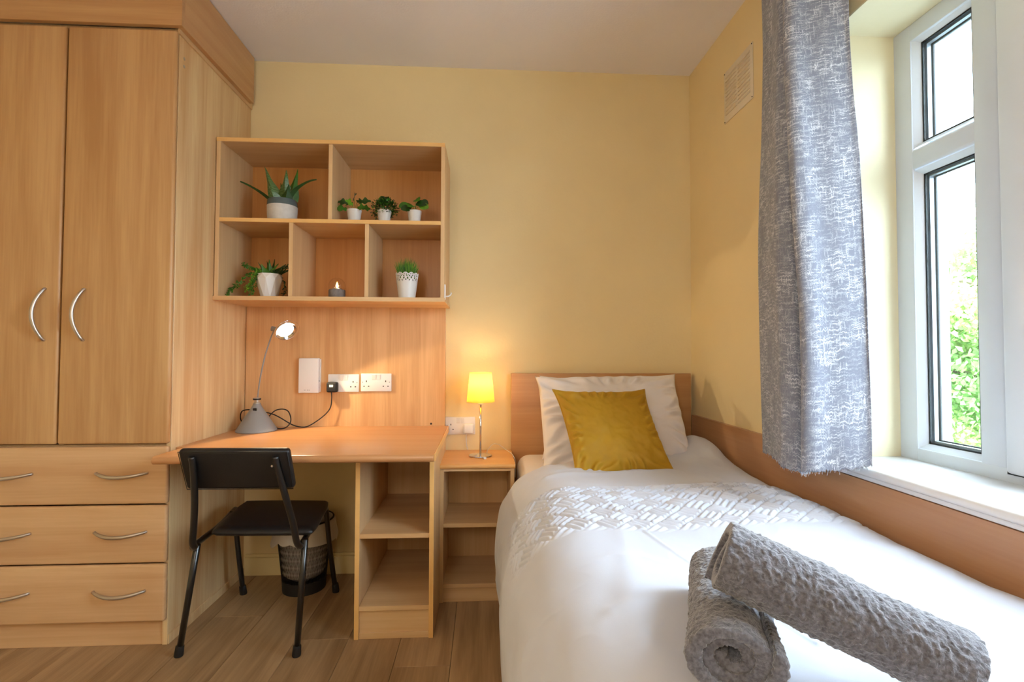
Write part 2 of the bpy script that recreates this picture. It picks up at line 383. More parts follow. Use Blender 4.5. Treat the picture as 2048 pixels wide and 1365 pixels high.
def light(y0, y1, z0, z1):
    bd = MB()   # sloping glazing beads
    def bead(ya, yb, za, zb):
        # a ring whose inner edge steps back towards the glass
        o = [(FX0+.004, ya, za), (FX0+.004, yb, za), (FX0+.004, yb, zb), (FX0+.004, ya, zb)]
        w = .014; i = [(FX0+.02, ya+w, za+w), (FX0+.02, yb-w, za+w), (FX0+.02, yb-w, zb-w), (FX0+.02, ya+w, zb-w)]
        d = [(FX0+.034, p[1], p[2]) for p in i]
        bd.poly(o+i+d, [(0, 1, 5, 4), (1, 2, 6, 5), (2, 3, 7, 6), (3, 0, 4, 7), (4, 5, 9, 8), (5, 6, 10, 9), (6, 7, 11, 10), (7, 4, 8, 11)])
    bead(y0, y1, z0, z1); build('glazing_bead', bd, M['upvc'], win)
    a = .0145
    sl = MB(); frame_rect(sl, y0+a-.001, y1-a+.001, z0+a-.001, z1-a+.001, .005, FX0+.0215, FX0+.025, bev=0)
    build('rubber_seal', sl, M['seal'], win)
    sp = MB(); frame_rect(sp, y0+a, y1-a, z0+a, z1-a, .009, FX0+.030, FX0+.042, bev=0); build('glazing_spacer', sp, M['spacer'], win)
    s2 = MB(); frame_rect(s2, y0+a, y1-a, z0+a, z1-a, .012, FX0+.046, FX0+.050, bev=0); build('rubber_seal', s2, M['seal'], win)
    build('pane', MB().box(FX0+.026, FX0+.029, y0+.012, y1-.012, z0+.012, z1-.012), M['glass'], win)
    build('pane', MB().box(FX0+.0425, FX0+.0455, y0+.012, y1-.012, z0+.012, z1-.012), M['glass'], win)
light(1.201, 1.383, 1.66, 1.984); light(1.201, 1.383, .787, 1.595)
# opening casements, their sashes stand a little proud of the frame
for (a, b2) in ((.353, 1.135), (-.056, .287)):
    sm = MB(); frame_rect(sm, a-.012, b2-.008, .775, 1.995, .075, FX0-.016, FX0+.02, bev=.008); build('casement_sash', sm, M['upvc'], win, smooth='auto')
    sl = MB(); frame_rect(sl, a-.014, b2-.0015, .771, 1.999, .012, FX0-.003, FX0-.001, bev=0); build('rubber_seal', sl, M['seal'], win)
    build('pane', MB().box(FX0+.005, FX0+.009, a+.055, b2-.075, .845, 1.93), M['glass'], win)
ha = MB().box(FX0-.03, FX0-.014, .36, .385, 1.2, 1.26, .004).box(FX0-.045, FX0-.03, .362, .383, 1.12, 1.25, .005)
build('window_handle', ha, M['white'], win, smooth='auto')
build('window_sill', MB().box(1.02, 1.262, WY0-.03, 1.447, .728, .752, .009, 3), M['sill'], win, smooth='auto')
build('window_sill_moulding', MB().box(1.033, 1.06, WY0-.01, 1.447, .715, .730, .004, 2), M['sill'], win, smooth='auto')

# ================================================================== FURNITURE
# ---- wardrobe
wd = empty('wardrobe', (-1.54, 2.2, 0), 'tall beech wardrobe with curved handles and three wide drawers against the left wall', 'wardrobe')
WX0, WX1, WF = -1.96, -1.14, 1.905
build('side_panel', MB().box(WX1-.018, WX1, WF, YB-.002, 0, 2.27, .001, 1), M['side'], wd)
build('side_panel', MB().box(WX0, WX0+.018, WF, YB-.002, 0, 2.27, .001, 1), M['side'], wd)
build('carcass', MB().box(WX0+.018, WX1-.018, WF+.004, YB-.004, .085, .12).box(WX0+.018, WX1-.018, WF+.004, YB-.004, .70, .722)
      .box(WX0+.018, WX1-.018, WF+.004, YB-.004, 2.245, 2.27).box(WX0+.018, WX1-.018, YB-.02, YB-.004, .1, 2.25)
      .box(-1.535, -1.517, WF+.004, YB-.02, .72, 2.245), M['wv'], wd)
build('plinth', MB().box(WX0+.018, WX1-.018, WF+.005, WF+.022, 0, .088, .001), M['drawer'], wd)
build('kick_strip', MB().box(WX1, WX1+.004, WF+.004, YB-.005, 0, .035, .001), M['side'], wd)
# cornice: front board, side board
build('cornice', MB().box(WX0-.02, WX1+.025, WF-.032, WF-.012, 2.262, ZC-.001, .0015), wood('cornice_beech', (206, 160, 108), (182, 132, 82), 'x', off=14), wd)
build('cornice', MB().box(WX1+.005, WX1+.025, WF-.0125, YB-.03, 2.262, ZC-.004, .0015), wood('cornice_side_beech', (214, 170, 118), (194, 144, 94), 'y', off=17), wd)
build('cornice_rail', MB().box(WX1-.0005, WX1+.006, WF-.01, YB-.002, 2.245, ZC-.01), M['wy'], wd)
def bow_handle(mb, c, axis, L=.19, h=.028, sgn=1):
    """curved bow handle: ends on the front, belly standing out (-y) and sideways"""
    pts = []
    for i in range(17):
        t = i/16*2-1; a = t*L/2; out = h*(1-t*t)
        side = .012*(1-t*t)*sgn
        if axis == 'z': pts.append((c[0]-side*1.7, c[1]-out*.9-.004, c[2]+a))
        else: pts.append((c[0]+a, c[1]-out-.004, c[2]-side*.8))
    pts = [(pts[0][0], c[1]+.004, pts[0][2])]+pts+[(pts[-1][0], c[1]+.004, pts[-1][2])]
    rr = [.005]+[.0048+.0022*(1-(i/8-1)**2) for i in range(17)]+[.005]
    mb.tube(pts, rr, 10); return mb
for (a, b2, hx) in ((-1.9, -1.528, -1.575), (-1.522, WX1+.001, -1.44)):
    a0 = WX0 if a < -1.8 else a
    d = build('door', MB().box(a0, b2, WF-.022, WF-.002, .727, 2.252, .0085, 4), M['door'], wd, smooth='auto')
    build('handle', bow_handle(MB(), (hx, WF-.022, 1.193), 'z', .185), M['steel'], d, smooth=True)
for (z0, z1) in ((.512, .718), (.302, .507), (.093, .297)):
    d = build('drawer', MB().box(WX0, WX1+.001, WF-.022, WF-.002, z0, z1, .0085, 4), M['drawer'], wd, smooth='auto')
    for hx in (-1.295, -1.69):
        build('handle', bow_handle(MB(), (hx, WF-.022, z0+.112), 'x', .175), M['steel'], d, smooth=True)
for z in (2.173, 2.143):
    build('screw_cap', MB().lathe([(0, 0), (.006, 0), (.0055, .001), (0, .0012)], (0, 0, 0), 16).xf(Matrix.Translation((WX1, 1.935, z)) @ Matrix.Rotation(PI/2, 4, 'Y')), M['steel'], wd)
# ---- splashback board
o = build('back_board', MB().box(-1.137, -.188, YB-.02, YB-.002, .69, 1.283, .001), M['back'], loc=(-.66, YB-.01, 1))
tag(o, 'beech splashback board on the wall between desk and shelf unit', 'panel')
# ---- wall shelf unit
sh = empty('shelf_unit', (-.656, 2.3, 1.281), 'beech cubbyhole wall shelf with five compartments above the desk', 'shelf')
SF, T = 2.165, .017; SX0, SX1 = -1.136, -.172; SZ = [1.281, 1.614, 1.957]
def board(mb, *a): return mb.box(*a, .0008, 1)
build('back_panel', MB().box(SX0+T, SX1-T, YB-.019, YB-.003, SZ[0]+.005, SZ[2]+.01), wood('shelf_back_beech', (214, 156, 92), (192, 130, 68), 'z', off=21), sh)
for x0 in (SX0, SX1-T): build('side_panel', board(MB(), x0, x0+T, SF, YB-.002, SZ[0], SZ[2]+T), M['wv'], sh)
for z0 in (SZ[2],): build('top_board', board(MB(), SX0+T, SX1-T, SF+.001, YB-.019, z0, z0+T), M['wh'], sh)
build('middle_shelf', board(MB(), SX0+T, SX1-T, SF+.002, YB-.019, SZ[1], SZ[1]+T), M['wh'], sh)
build('bottom_board', board(MB(), SX0-.004, SX1+.004, SF-.004, YB-.002, SZ[0]-.001, SZ[0]+T), M['wh'], sh)
build('divider', board(MB(), -.670, -.653, SF+.003, YB-.019, SZ[1]+T, SZ[2]), M['wv'], sh)
for x0 in (-.832, -.513): build('divider', board(MB(), x0, x0+T, SF+.003, YB-.019, SZ[0]+T, SZ[1]), M['wv'], sh)
# front edge banding (lighter strips)
eb = MB()
eb.box(SX0, SX1, SF-.0015, SF+.0002, SZ[2]+.0005, SZ[2]+T-.0005)
eb.box(SX0+T, SX1-T, SF-.0005, SF+.0015, SZ[1]+.0005, SZ[1]+T-.0005)
build('edge_band', eb, M['edge'], sh)
# white hook on the shelf's right side
hk = MB().box(-.172, -.166, 2.162, 2.176, 1.29, 1.356, .001).tube(spline([(-.169, 2.178, 1.306), (-.155, 2.178, 1.306), (-.146, 2.178, 1.312), (-.142, 2.178, 1.322)], 6), .003, 8)
o = build('hook', hk, M['white'], smooth='auto', loc=(-.17, 2.18, 1.32)); tag(o, 'small white stick-on hook on the lower right side of the shelf unit', 'hook')
# ---- desk
dk = empty('desk', (-.64, 2.1, 0), 'beech desk with open-shelf pedestal between wardrobe and bedside cabinet', 'desk')
DT = .706
prof = [(1.748, DT-.004)]
dtop = MB()
# bullnosed top: profile in y,z extruded in x
pr = [(YB-.021, DT), (1.765, DT)]+[(1.765-.0135*math.sin(a), DT-.0135+.0135*math.cos(a)) for a in [i*PI/10 for i in range(1, 10)]]+[(1.765, DT-.027), (YB-.021, DT-.027)]
n = len(pr); xs = (-1.112, -.172)
# the top is notched round the wardrobe: rear part starts at the wardrobe side
vs = [(xx, y, z) for xx in xs for (y, z) in pr]
fs = [tuple(range(n))[::-1], tuple(range(n, 2*n))]+[(i, (i+1) % n, n+(i+1) % n, n+i) for i in range(n)]
dtop.poly(vs, fs)
dtop.box(-1.1385, -1.1115, 1.93, YB-.021, DT-.027, DT)
build('top', dtop, M['desk'], dk, smooth='auto')
build('top_edge', MB().box(-.1722, -.168, 1.77, YB-.021, DT-.026, DT-.001, .001), M['edge'], dk)
PX0, PX1, PF = -.474, -.184, 1.90
build('side_panel', board(MB(), PX0, PX0+T, PF, YB-.02, 0, DT-.027), M['wv'], dk)
build('side_panel', board(MB(), PX1-T, PX1, PF, YB-.02, 0, DT-.027), M['wv'], dk)
build('back_panel', board(MB(), PX0+T, PX1-T, YB-.036, YB-.02, 0.0, DT-.028), M['wv'], dk)
build('shelf', board(MB(), PX0+T, PX1-T, PF+.002, YB-.036, .368, .385), M['wh'], dk)
build('shelf', board(MB(), PX0+T, PX1-T, PF+.002, YB-.036, .103, .120), M['wh'], dk)
build('plinth', board(MB(), PX0+T, PX1-T, PF+.012, PF+.028, .0, .103), M['wh'], dk)
build('plinth_strip', board(MB(), PX0+T, PX1-T, PF+.004, PF+.012, .0, .022), M['wh'], dk)
eb = MB()
for x0 in (PX0, PX1-T): eb.box(x0+.0005, x0+T-.0005, PF-.0015, PF+.0003, .001, DT-.028)
build('edge_band', eb, M['edge'], dk)
build('screw_head', MB().lathe([(0, 0), (.005, 0), (.004, .002), (0, .003)], (0, 0, 0), 12).xf(Matrix.Translation((-.255, YB-.02, .716)) @ Matrix.Rotation(PI/2, 4, 'X')), M['dark'], dk)
# ---- bedside cabinet
nb = empty('bedside_cabinet', (-.02, 2.3, 0), 'narrow open beech bedside cabinet between desk and bed with yellow lamp on it', 'cabinet')
NF = 2.16; NX0, NX1 = -.186, .133
nt_ = MB()
pr = [(YB-.002, .585), (NF-.004, .585)]+[(NF-.004-.010*math.sin(a), .575+.010*math.cos(a)) for a in [i*PI/8 for i in range(1, 8)]]+[(NF-.004, .565), (YB-.002, .565)]
n = len(pr); vs = [(xx, y, z) for xx in (NX0-.003, NX1+.003) for (y, z) in pr]
nt_.poly(vs, [tuple(range(n))[::-1], tuple(range(n, 2*n))]+[(i, (i+1) % n, n+(i+1) % n, n+i) for i in range(n)])
build('top', nt_, wood('cabinet_top_beech', (232, 176, 108), (216, 154, 88), 'x', rough=.28, off=30), nb, smooth='auto')
for x0 in (NX0, NX1-T): build('side_panel', board(MB(), x0, x0+T, NF, YB-.002, 0, .565), M['wv'], nb)
build('back_panel', board(MB(), NX0+T, NX1-T, YB-.018, YB-.002, 0, .564), M['wv'], nb)
build('top_rail', board(MB(), NX0+T, NX1-T, NF+.001, YB-.018, .553, .565), M['wh'], nb)
build('shelf', board(MB(), NX0+T, NX1-T, NF+.002, YB-.018, .315, .332), M['wh'], nb)
build('shelf', board(MB(), NX0+T, NX1-T, NF+.002, YB-.018, .060, .077), M['wh'], nb)
build('plinth', board(MB(), NX0+T, NX1-T, NF+.008, NF+.022, 0, .060), M['wh'], nb)

# ---- chair
ch = empty('chair', (-.85, 2.0, 0), 'black vinyl chair with tubular steel legs pushed up to the desk', 'chair')
def rbox(c, X, Y, Z, hx, hy, hz, rad, seg=4):
    """rounded box with its own axes"""
    mb = MB(); mb.box(-hx, hx, -hy, hy, -hz, hz)
    es = [e for e in mb.bm.edges]
    bmesh.ops.bevel(mb.bm, geom=es, offset=rad, segments=seg, affect='EDGES', profile=.5)
    mm = Matrix((X, Y, Z)).transposed().to_4x4(); mm.translation = c; mb.xf(mm); return mb
# seat cushion: skewed padded slab
def slab(corners, th, dome, nu=24, nv=24, rad=.035, th_drop=.012):
    """corners (near-left, near-right, far-right, far-left) top surface; padded, rolled edges"""
    a, b, c, d = [np.array(p, float) for p in corners]
    u = np.linspace(-1, 1, nu); v = np.linspace(-1, 1, nv); U_, V_ = np.meshgrid(u, v, indexing='ij')
    # round the outline
    k = .10; UU = U_*np.sqrt(1-k*V_**4*.9*np.abs(U_)**4); VV = V_*np.sqrt(1-k*U_**4*.9*np.abs(V_)**4)
    s = ((UU+1)/2)[..., None]; t = ((VV+1)/2)[..., None]
    P = (a*(1-s)+b*s)*(1-t)+(d*(1-s)+c*s)*t
    e = np.maximum(np.abs(U_), np.abs(V_)); edge = np.clip((e-.82)/.18, 0, 1)
    top = P.copy(); top[..., 2] += dome*(1-U_**2)*(1-V_**2)-th_drop*edge**2
    bot = P.copy(); bot[..., 2] += -th+th_drop*edge**2
    mb = MB(); n = nu*nv
    T_ = [mb.bm.verts.new(tuple(p)) for p in top.reshape(-1, 3)]; B_ = [mb.bm.verts.new(tuple(p)) for p in bot.reshape(-1, 3)]
    for i in range(nu-1):
        for j in range(nv-1):
            q = (i*nv+j, (i+1)*nv+j, (i+1)*nv+j+1, i*nv+j+1)
            mb.bm.faces.new([T_[x] for x in q]); mb.bm.faces.new([B_[x] for x in q[::-1]])
    ring = [i*nv for i in range(nu)]+[(nu-1)*nv+j for j in range(1, nv)]+[i*nv+nv-1 for i in range(nu-2, -1, -1)]+[j for j in range(nv-2, 0, -1)]
    for x, y in zip(ring, ring[1:]+ring[:1]): mb.bm.faces.new((T_[x], B_[x], B_[y], T_[y]))
    return mb
build('seat', slab([(-.945, 1.795, .448), (-.585, 1.785, .448), (-.640, 2.155, .447), (-1.0, 2.17, .447)], .032, .006), M['black'], ch, smooth=True)
tilt = Vector((0, .055, -.137)).normalized(); Xa = Vector((1, -.02, 0)).normalized(); Za = -tilt; Za = (Za-Xa*Za.dot(Xa)).normalized(); Ya = Za.cross(Xa)
bk = build('backrest', rbox(Vector((-.772, 1.636, .692)), Xa, Ya, Za, .169, .014, .072, .0125), M['black'], ch, smooth='auto')
# piping seam round the backrest edge
sm = []
for (sx, sz) in ((-1, 1), (1, 1), (1, -1), (-1, -1)):
    sm.append(Vector((-.772, 1.636, .692))+Xa*(sx*.1655)+Za*(sz*.0685)-Ya*.0135)
build('piping', MB().tube([sm[0], sm[1], sm[2], sm[3]], .0016, 6, close=True), M['black'], bk, smooth=True)
TR = .0105
L_up = [(-.898, 1.603, .735), (-.897, 1.612, .70), (-.906, 1.638, .60), (-.930, 1.68, .50), (-.945, 1.702, .44), (-.951, 1.725, .415), (-.972, 1.765, .408), (-.99, 1.95, .406), (-1.03, 2.14, .403), (-1.045, 2.195, .395), (-1.052, 2.21, .365), (-1.052, 2.235, .22), (-1.048, 2.284, .0)]
R_up = [(-.645, 1.600, .735), (-.640, 1.612, .69), (-.626, 1.640, .595), (-.617, 1.680, .50), (-.615, 1.705, .435), (-.612, 1.728, .412), (-.618, 1.765, .406), (-.642, 1.95, .406), (-.668, 2.14, .403), (-.672, 2.195, .395), (-.672, 2.21, .365), (-.665, 2.235, .22), (-.650, 2.284, .0)]
for U_ in (L_up, R_up): build('side_frame', MB().tube(spline(U_, 5), TR, 12), M['blkmetal'], ch, smooth=True)
build('leg', MB().tube([(-.957, 1.752, .412), (-1.057, 1.833, .0)], TR, 12), M['blkmetal'], ch, smooth=True)
build('leg', MB().tube([(-.603, 1.752, .425), (-.648, 1.812, .0)], TR, 12), M['blkmetal'], ch, smooth=True)
build('cross_bar', MB().tube([(-.995, 2.0, .412), (-.65, 1.99, .412)], .008, 10), M['blkmetal'], ch, smooth=True)
build('cross_bar', MB().tube([(-1.02, 2.10, .412), (-.665, 2.09, .412)], .008, 10), M['blkmetal'], ch, smooth=True)
for (f, t) in (((-1.057, 1.833), (-1.0485, 1.825)), ((-.648, 1.812), (-.6445, 1.8075)), ((-1.048, 2.284), (-1.049, 2.277)), ((-.650, 2.284), (-.651, 2.277))):
    build('rubber_foot', MB().tube([(f[0], f[1], 0), (f[0], f[1], .004), (t[0], t[1], .038), (t[0], t[1], .042)], [.0135, .015, .0135, .011], 14), M['rubber'], ch, smooth='auto')
build('screw_head', MB().lathe([(0, 0), (.004, 0), (.003, .002), (0, .0025)], (0, 0, 0), 12).xf(Matrix.Translation((-.655, 1.601, .705)) @ Matrix.Rotation(PI/2, 4, 'X')), M['steel'], bk)

# ---- waste bin
bn = empty('waste_bin', (-.805, 2.335, 0), 'black wire mesh waste bin with white liner under the desk', 'bin')
BC = Vector((-.805, 2.335, 0)); rb, rt_, hb = .088, .122, .31
def rad(z): return rb+(rt_-rb)*z/hb
build('base', MB().lathe([(0, .003), (rb-.001, .003), (rb+.003, 0), (rb+.004, .012), (rad(.05)+.001, .05), (rad(.05)-.0015, .052), (rb-.003, .008), (0, .008)], BC, 48), M['rubber'], bn, smooth='auto')
ms = MB(); nw = 110
for k in range(nw):
    for sgn in (1, -1):
        pts = [BC+Vector((rad(z)*math.cos(2*PI*k/nw+sgn*z*.9), rad(z)*math.sin(2*PI*k/nw+sgn*z*.9), z)) for z in np.linspace(.045, hb-.01, 6)]
        ms.tube(pts, .0007, 3, cap=False)
build('mesh_wall', ms, M['rubber'], bn, kind='stuff')
build('rim', MB().tube([BC+Vector((rt_*math.cos(2*PI*k/48), rt_*math.sin(2*PI*k/48), hb)) for k in range(48)], .004, 8, close=True), M['rubber'], bn, smooth=True)
a = np.linspace(0, 2*PI, 121)[:-1]; zz = np.concatenate([np.linspace(.045, hb+.004, 30), np.linspace(hb+.004, hb-.05, 8)])
A_, Z_ = np.meshgrid(a, zz, indexing='ij'); idx = np.arange(len(zz))[None, :]*np.ones((120, 1))
R_ = np.where(idx < 30, rb+(rt_-rb)*Z_/hb-.007-.006*np.abs(vnoise(A_*4, Z_*4, 3))*2, rt_+.006+.012*np.clip((idx-30)/7, 0, 1)+.006*vnoise(A_*9, Z_*20, 4))
R_ = np.where(idx < 3, R_*(.55+.15*idx), R_)
Z2 = np.where(idx >= 30, hb+.004-(idx-29)/8*(.062+.07*(np.abs(vnoise(A_*1.6, A_*0+1, 9))+.15)), Z_)
P = np.stack([BC.x+R_*np.cos(A_), BC.y+R_*np.sin(A_), Z2], -1)
gridobj('bin_liner', P, M['bag'], bn, closed_u=True, label='white plastic liner folded over the rim')

# ================================================================== BED
bd = empty('bed', (.6, 1.45, 0), 'single bed with a brown wooden headboard in the corner beside the window wall', 'bed')
build('headboard', MB().box(.134, 1.030, 2.44, 2.462, .25, .962, .002, 2), M['head'], bd, smooth='auto')
build('base', MB().box(.20, 1.00, .46, 2.43, .10, .33, .01), M['linen2'], bd, smooth='auto')
for (x, y) in ((.25, .55), (.95, .55), (.25, 2.3), (.95, 2.3)): build('leg', MB().lathe([(0, 0), (.02, 0), (.025, .1), (0, .1)], (x, y, 0), 16), M['black'], bd)
mt_ = MB().box(.158, 1.022, .45, 2.435, .335, .578, .06, 6)
o = build('mattress', mt_, M['linen2'], smooth=True, loc=(.6, 1.45, .33)); tag(o, 'white sheeted mattress whose corner shows beside the pillows', 'mattress')

# duvet: cross-section swept along the bed with soft folds and a pleated basket-weave band
prof = [(1.029, .495), (1.028, .545), (1.012, .585), (.96, .607), (.80, .613), (.55, .613), (.32, .610), (.215, .596), (.145, .560), (.095, .50), (.065, .43), (.052, .34), (.060, .24), (.074, .15), (.088, .07), (.092, .045)]
pp = [p for p in spline([(a, 0, b) for a, b in prof], 30)]
pc = np.array([[p.x, p.z] for p in pp]); seg = np.r_[0, np.cumsum(np.hypot(*np.diff(pc, axis=0).T))]
NU, NV = 560, 620
s = np.linspace(0, seg[-1], NU); px = np.interp(s, seg, pc[:, 0]); pz = np.interp(s, seg, pc[:, 1])
tx = np.gradient(px, s); tz = np.gradient(pz, s); nl = np.hypot(tx, tz); nx, nz = tz/nl, -tx/nl
yv = np.linspace(.36, 1, NV)
v = np.linspace(0, 1, NV); S_, V_ = np.meshgrid(s, v, indexing='ij'); PXg = px[:, None]+0*V_; PZg = pz[:, None]+0*V_
yh = 2.04+.37*np.clip((PXg-.25)/.7, 0, 1)**1.3-.04*np.clip((.2-PXg)/.15, 0, 1)
Y_ = .36+(yh-.36)*V_
drop = np.clip((.55-PZg)/.5, 0, 1)          # 0 on the top, 1 at the hem
top = 1-drop
H = .0165*fbm(S_*3.2, Y_*2.6, 1, 3)*(.35+.65*top)
wr_ = fbm(S_*7+Y_*2.2, Y_*5-S_*1.5, 5, 3)
H += .006*(1-np.abs(wr_)*3.2)*(.35+.65*drop)
H += .0022*np.sin((S_*1.0+.25*Y_)*52+4*fbm(S_*5, Y_*5, 8, 2))*np.clip((Y_-1.75)/.25, 0, 1)*top
H += drop*.014*np.sin(Y_*15+2.5*fbm(Y_*2, S_*2, 12, 2))
# long press creases
for (sx0, y0, sx1, y1, amp, w) in ((.72, 1.75, .52, .75, .0032, .006), (.66, 1.35, .78, .8, .0045, .03), (.30, 1.85, .80, 1.80, .006, .02), (.45, .95, .8, .90, .005, .02), (.35, 1.93, .75, 1.86, .005, .018)):
    # sx = distance from wall side measured as 1.03-x
    X1_, X2_ = 1.03-sx0, 1.03-sx1
    dx, dy = X2_-X1_, y1-y0; L2 = dx*dx+dy*dy; tt = ((PXg-X1_)*dx+(Y_-y0)*dy)/L2; tc_ = np.clip(tt, 0, 1)
    dd = np.hypot(PXg-(X1_+tc_*dx), Y_-(y0+tc_*dy)+.02*fbm(PXg*6, Y_*6, 31, 2)); H += amp*np.exp(-(dd/w)**2)*(PZg > .5)
# pleated band
wy = Y_+.02*fbm(S_*3, Y_*3, 40, 2)-.10*np.clip((PXg-.75)/.3, 0, 1)*0
wx = S_+.010*fbm(S_*9, Y_*9, 61, 2); w2 = wy+.010*fbm(S_*9, Y_*9, 67, 2)
q = .058; gu = (wx+w2)*.7071/q; gv = (wx-w2)*.7071/q
cu = np.floor(gu); cv = np.floor(gv); par = (cu+cv) % 2; fu = gu-cu; fv = gv-cv
cell = np.minimum(np.minimum(fu, 1-fu), np.minimum(fv, 1-fv))
ridge = np.where(par > .5, np.abs(np.sin(fu*PI*3)), np.abs(np.sin(fv*PI*3)))*np.clip(cell/.10, 0, 1)
band = np.clip((wy-1.26)/.03, 0, 1)*np.clip((1.70-.06*np.clip(S_-.2, 0, 1)-wy)/.03, 0, 1)*np.clip((1.10-S_)/.05, 0, 1)
H += band*(.0075*ridge+.0050*fbm(S_*22, Y_*22, 50, 2)-.002)
# rolled head edge and foot
edge = np.clip((V_-.965)/.035, 0, 1); foot = np.clip((.03-V_)/.03, 0, 1)
X_ = PXg+nx[:, None]*H*-1; Zg = PZg+nz[:, None]*H*-1
# make sure the normal points outward (up on the top)
sg = 1 if (nz[NU//3]) < 0 else -1
X_ = PXg+sg*-nx[:, None]*H; Zg = PZg+sg*-nz[:, None]*H
bulge = .035*np.clip((PXg-.35)/.6, 0, 1)*np.clip((Y_-1.7)/.5, 0, 1)*top
bulge += .05*np.exp(-((PXg-.97)/.10)**2)*np.exp(-((Y_-2.20)/.16)**2)*top+.006*fbm(Y_*9, PXg*4, 77, 3)*np.clip((PXg-.85)/.1, 0, 1)
bulge += .012*np.exp(-((PXg-.25)/.12)**2)*np.exp(-((Y_-1.55)/.4)**2)*top
Zg = Zg+bulge
Zg -= (edge**2)*.045*np.clip((PZg-.3)/.25, 0, 1); Y_ = Y_-(edge**3)*.004
Zg -= foot**2*.06
bot = np.clip((.12-PZg)/.08, 0, 1); Zg += bot*.012*np.sin(Y_*21+1)
flare = np.clip(drop, 0, 1)
X_ = X_-.018*np.sin((Y_-.9)*2.4)*flare*0
X_ = np.minimum(X_, 1.0305)
X_ = np.where((PXg < .5), X_+.0*np.clip((1.1-Y_)/.7, 0, 1)*np.clip((.5-PXg)/.3, 0, 1), X_)
Pd = np.stack([X_, Y_, Zg], -1)
# clear the bedside cabinet: the cloth near its front stays right of it
m_ = (Pd[..., 1] > 2.13) & (Pd[..., 0] < .16); Pd[..., 0] = np.where(m_, .16, Pd[..., 0])
o = gridobj('duvet', Pd, M['linen'], loc=(.6, 1.2, .6)); tag(o, 'white duvet with a band of basket-weave pleats spread over the single bed', 'duvet')

# ---- pillows and cushion
def pillow(name, c, X, Y, Z, w, h, t, mat, seed, pinch=.06, shear=0, n=90, wr=.006, sag=0, corner=.035, pipe=None, parent=None):
    """X across, Z up its face, Y = front normal (towards the camera)"""
    u = np.linspace(-1, 1, n); U_, V_ = np.meshgrid(u, u, indexing='ij')
    inx = 1-pinch*(1-V_**2)**1.0*np.abs(U_)**3; inz = 1-pinch*(1-U_**2)*np.abs(V_)**3
    ear = corner*(np.abs(U_)*np.abs(V_))**6
    A = U_*w/2*(inx+ear); B = V_*h/2*(inz+ear)
    A = A-shear*B
    prof = (np.clip((1-U_**2)*(1-V_**2), 0, 1))**.42
    prof = prof*(1-.22*sag*V_)
    out = []
    for sd in (1, -1):
        e = (1-np.maximum(np.abs(U_), np.abs(V_)))
        w_ = wr*fbm(U_*3+seed, V_*3, seed, 4)*np.clip(e*6, 0, 1)
        rad_ = wr*1.3*np.sin(np.arctan2(V_, U_)*26+6*fbm(U_*2, V_*2, seed+2, 2))*np.exp(-((e-.14)/.10)**2)
        D = sd*(t/2*prof+w_+rad_*.7)
        D = np.where(e < 1e-6, 0, D)
        P = np.array(c)[None, None]+A[..., None]*np.array(X)+B[..., None]*np.array(Z)+D[..., None]*np.array(Y)
        out.append(P)
    nn = n*n; mb = MB()
    F_ = [mb.bm.verts.new(p) for p in out[0].reshape(-1, 3)]
    G_ = list(F_)
    bk_ = out[1].reshape(-1, 3)
    for i in range(1, n-1):
        for j in range(1, n-1): G_[i*n+j] = mb.bm.verts.new(bk_[i*n+j])
    for i in range(n-1):
        for j in range(n-1):
            q = (i*n+j, (i+1)*n+j, (i+1)*n+j+1, i*n+j+1)
            mb.bm.faces.new([F_[x] for x in q]); 
            try: mb.bm.faces.new([G_[x] for x in q[::-1]])
            except ValueError: pass
    rim = [out[0][i, 0] for i in range(n)]+[out[0][n-1, j] for j in range(1, n)]+[out[0][i, n-1] for i in range(n-2, -1, -1)]+[out[0][0, j] for j in range(n-2, 0, -1)]
    o = build(name, mb, mat, smooth=True, loc=c)
    if pipe:
        build('piping', MB().tube([Vector(p) for p in rim], pipe, 6, close=True), mat, o, smooth=True)
    return o
def axes(lean, rollz=0, yawz=0):
    """lean back by angle (radians from vertical), roll in the face plane"""
    Z = Vector((0, math.sin(lean), math.cos(lean))); X = Vector((1, 0, 0)); Y = Vector((0, -math.cos(lean), math.sin(lean)))
    Rr = Matrix.Rotation(rollz, 3, Y); X = Rr @ X; Z = Rr @ Z
    Rz = Matrix.Rotation(yawz, 3, 'Z'); return Rz @ X, Rz @ Y, Rz @ Z
X, Y, Z = axes(.42, -.02)
o = pillow('pillow', Vector((.575, 2.340, .758)), X, Y, Z, .60, .40, .11, M['pillow'], 3, pinch=.05, corner=.03)
tag(o, 'white pillow at the back against the headboard, mostly hidden by the front pillow', 'pillow', 'white bed pillows')
X, Y, Z = axes(.50, .02)
o = pillow('pillow', Vector((.575, 2.212, .762)), X, Y, Z, .635, .425, .155, M['pillow'], 11, pinch=.0, sag=.5, corner=.05, wr=.014)
tag(o, 'white pillow in front, directly behind the mustard cushion', 'pillow', 'white bed pillows')
X, Y, Z = axes(.62, .0)
o = pillow('cushion', Vector((.513, 1.980, .747)), X, Y, Z, .375, .375, .11, M['velvet'], 21, pinch=.05, shear=.14, corner=.05, wr=.011, pipe=.0028)
tag(o, 'square mustard yellow velvet cushion leaning on the white pillows', 'cushion')

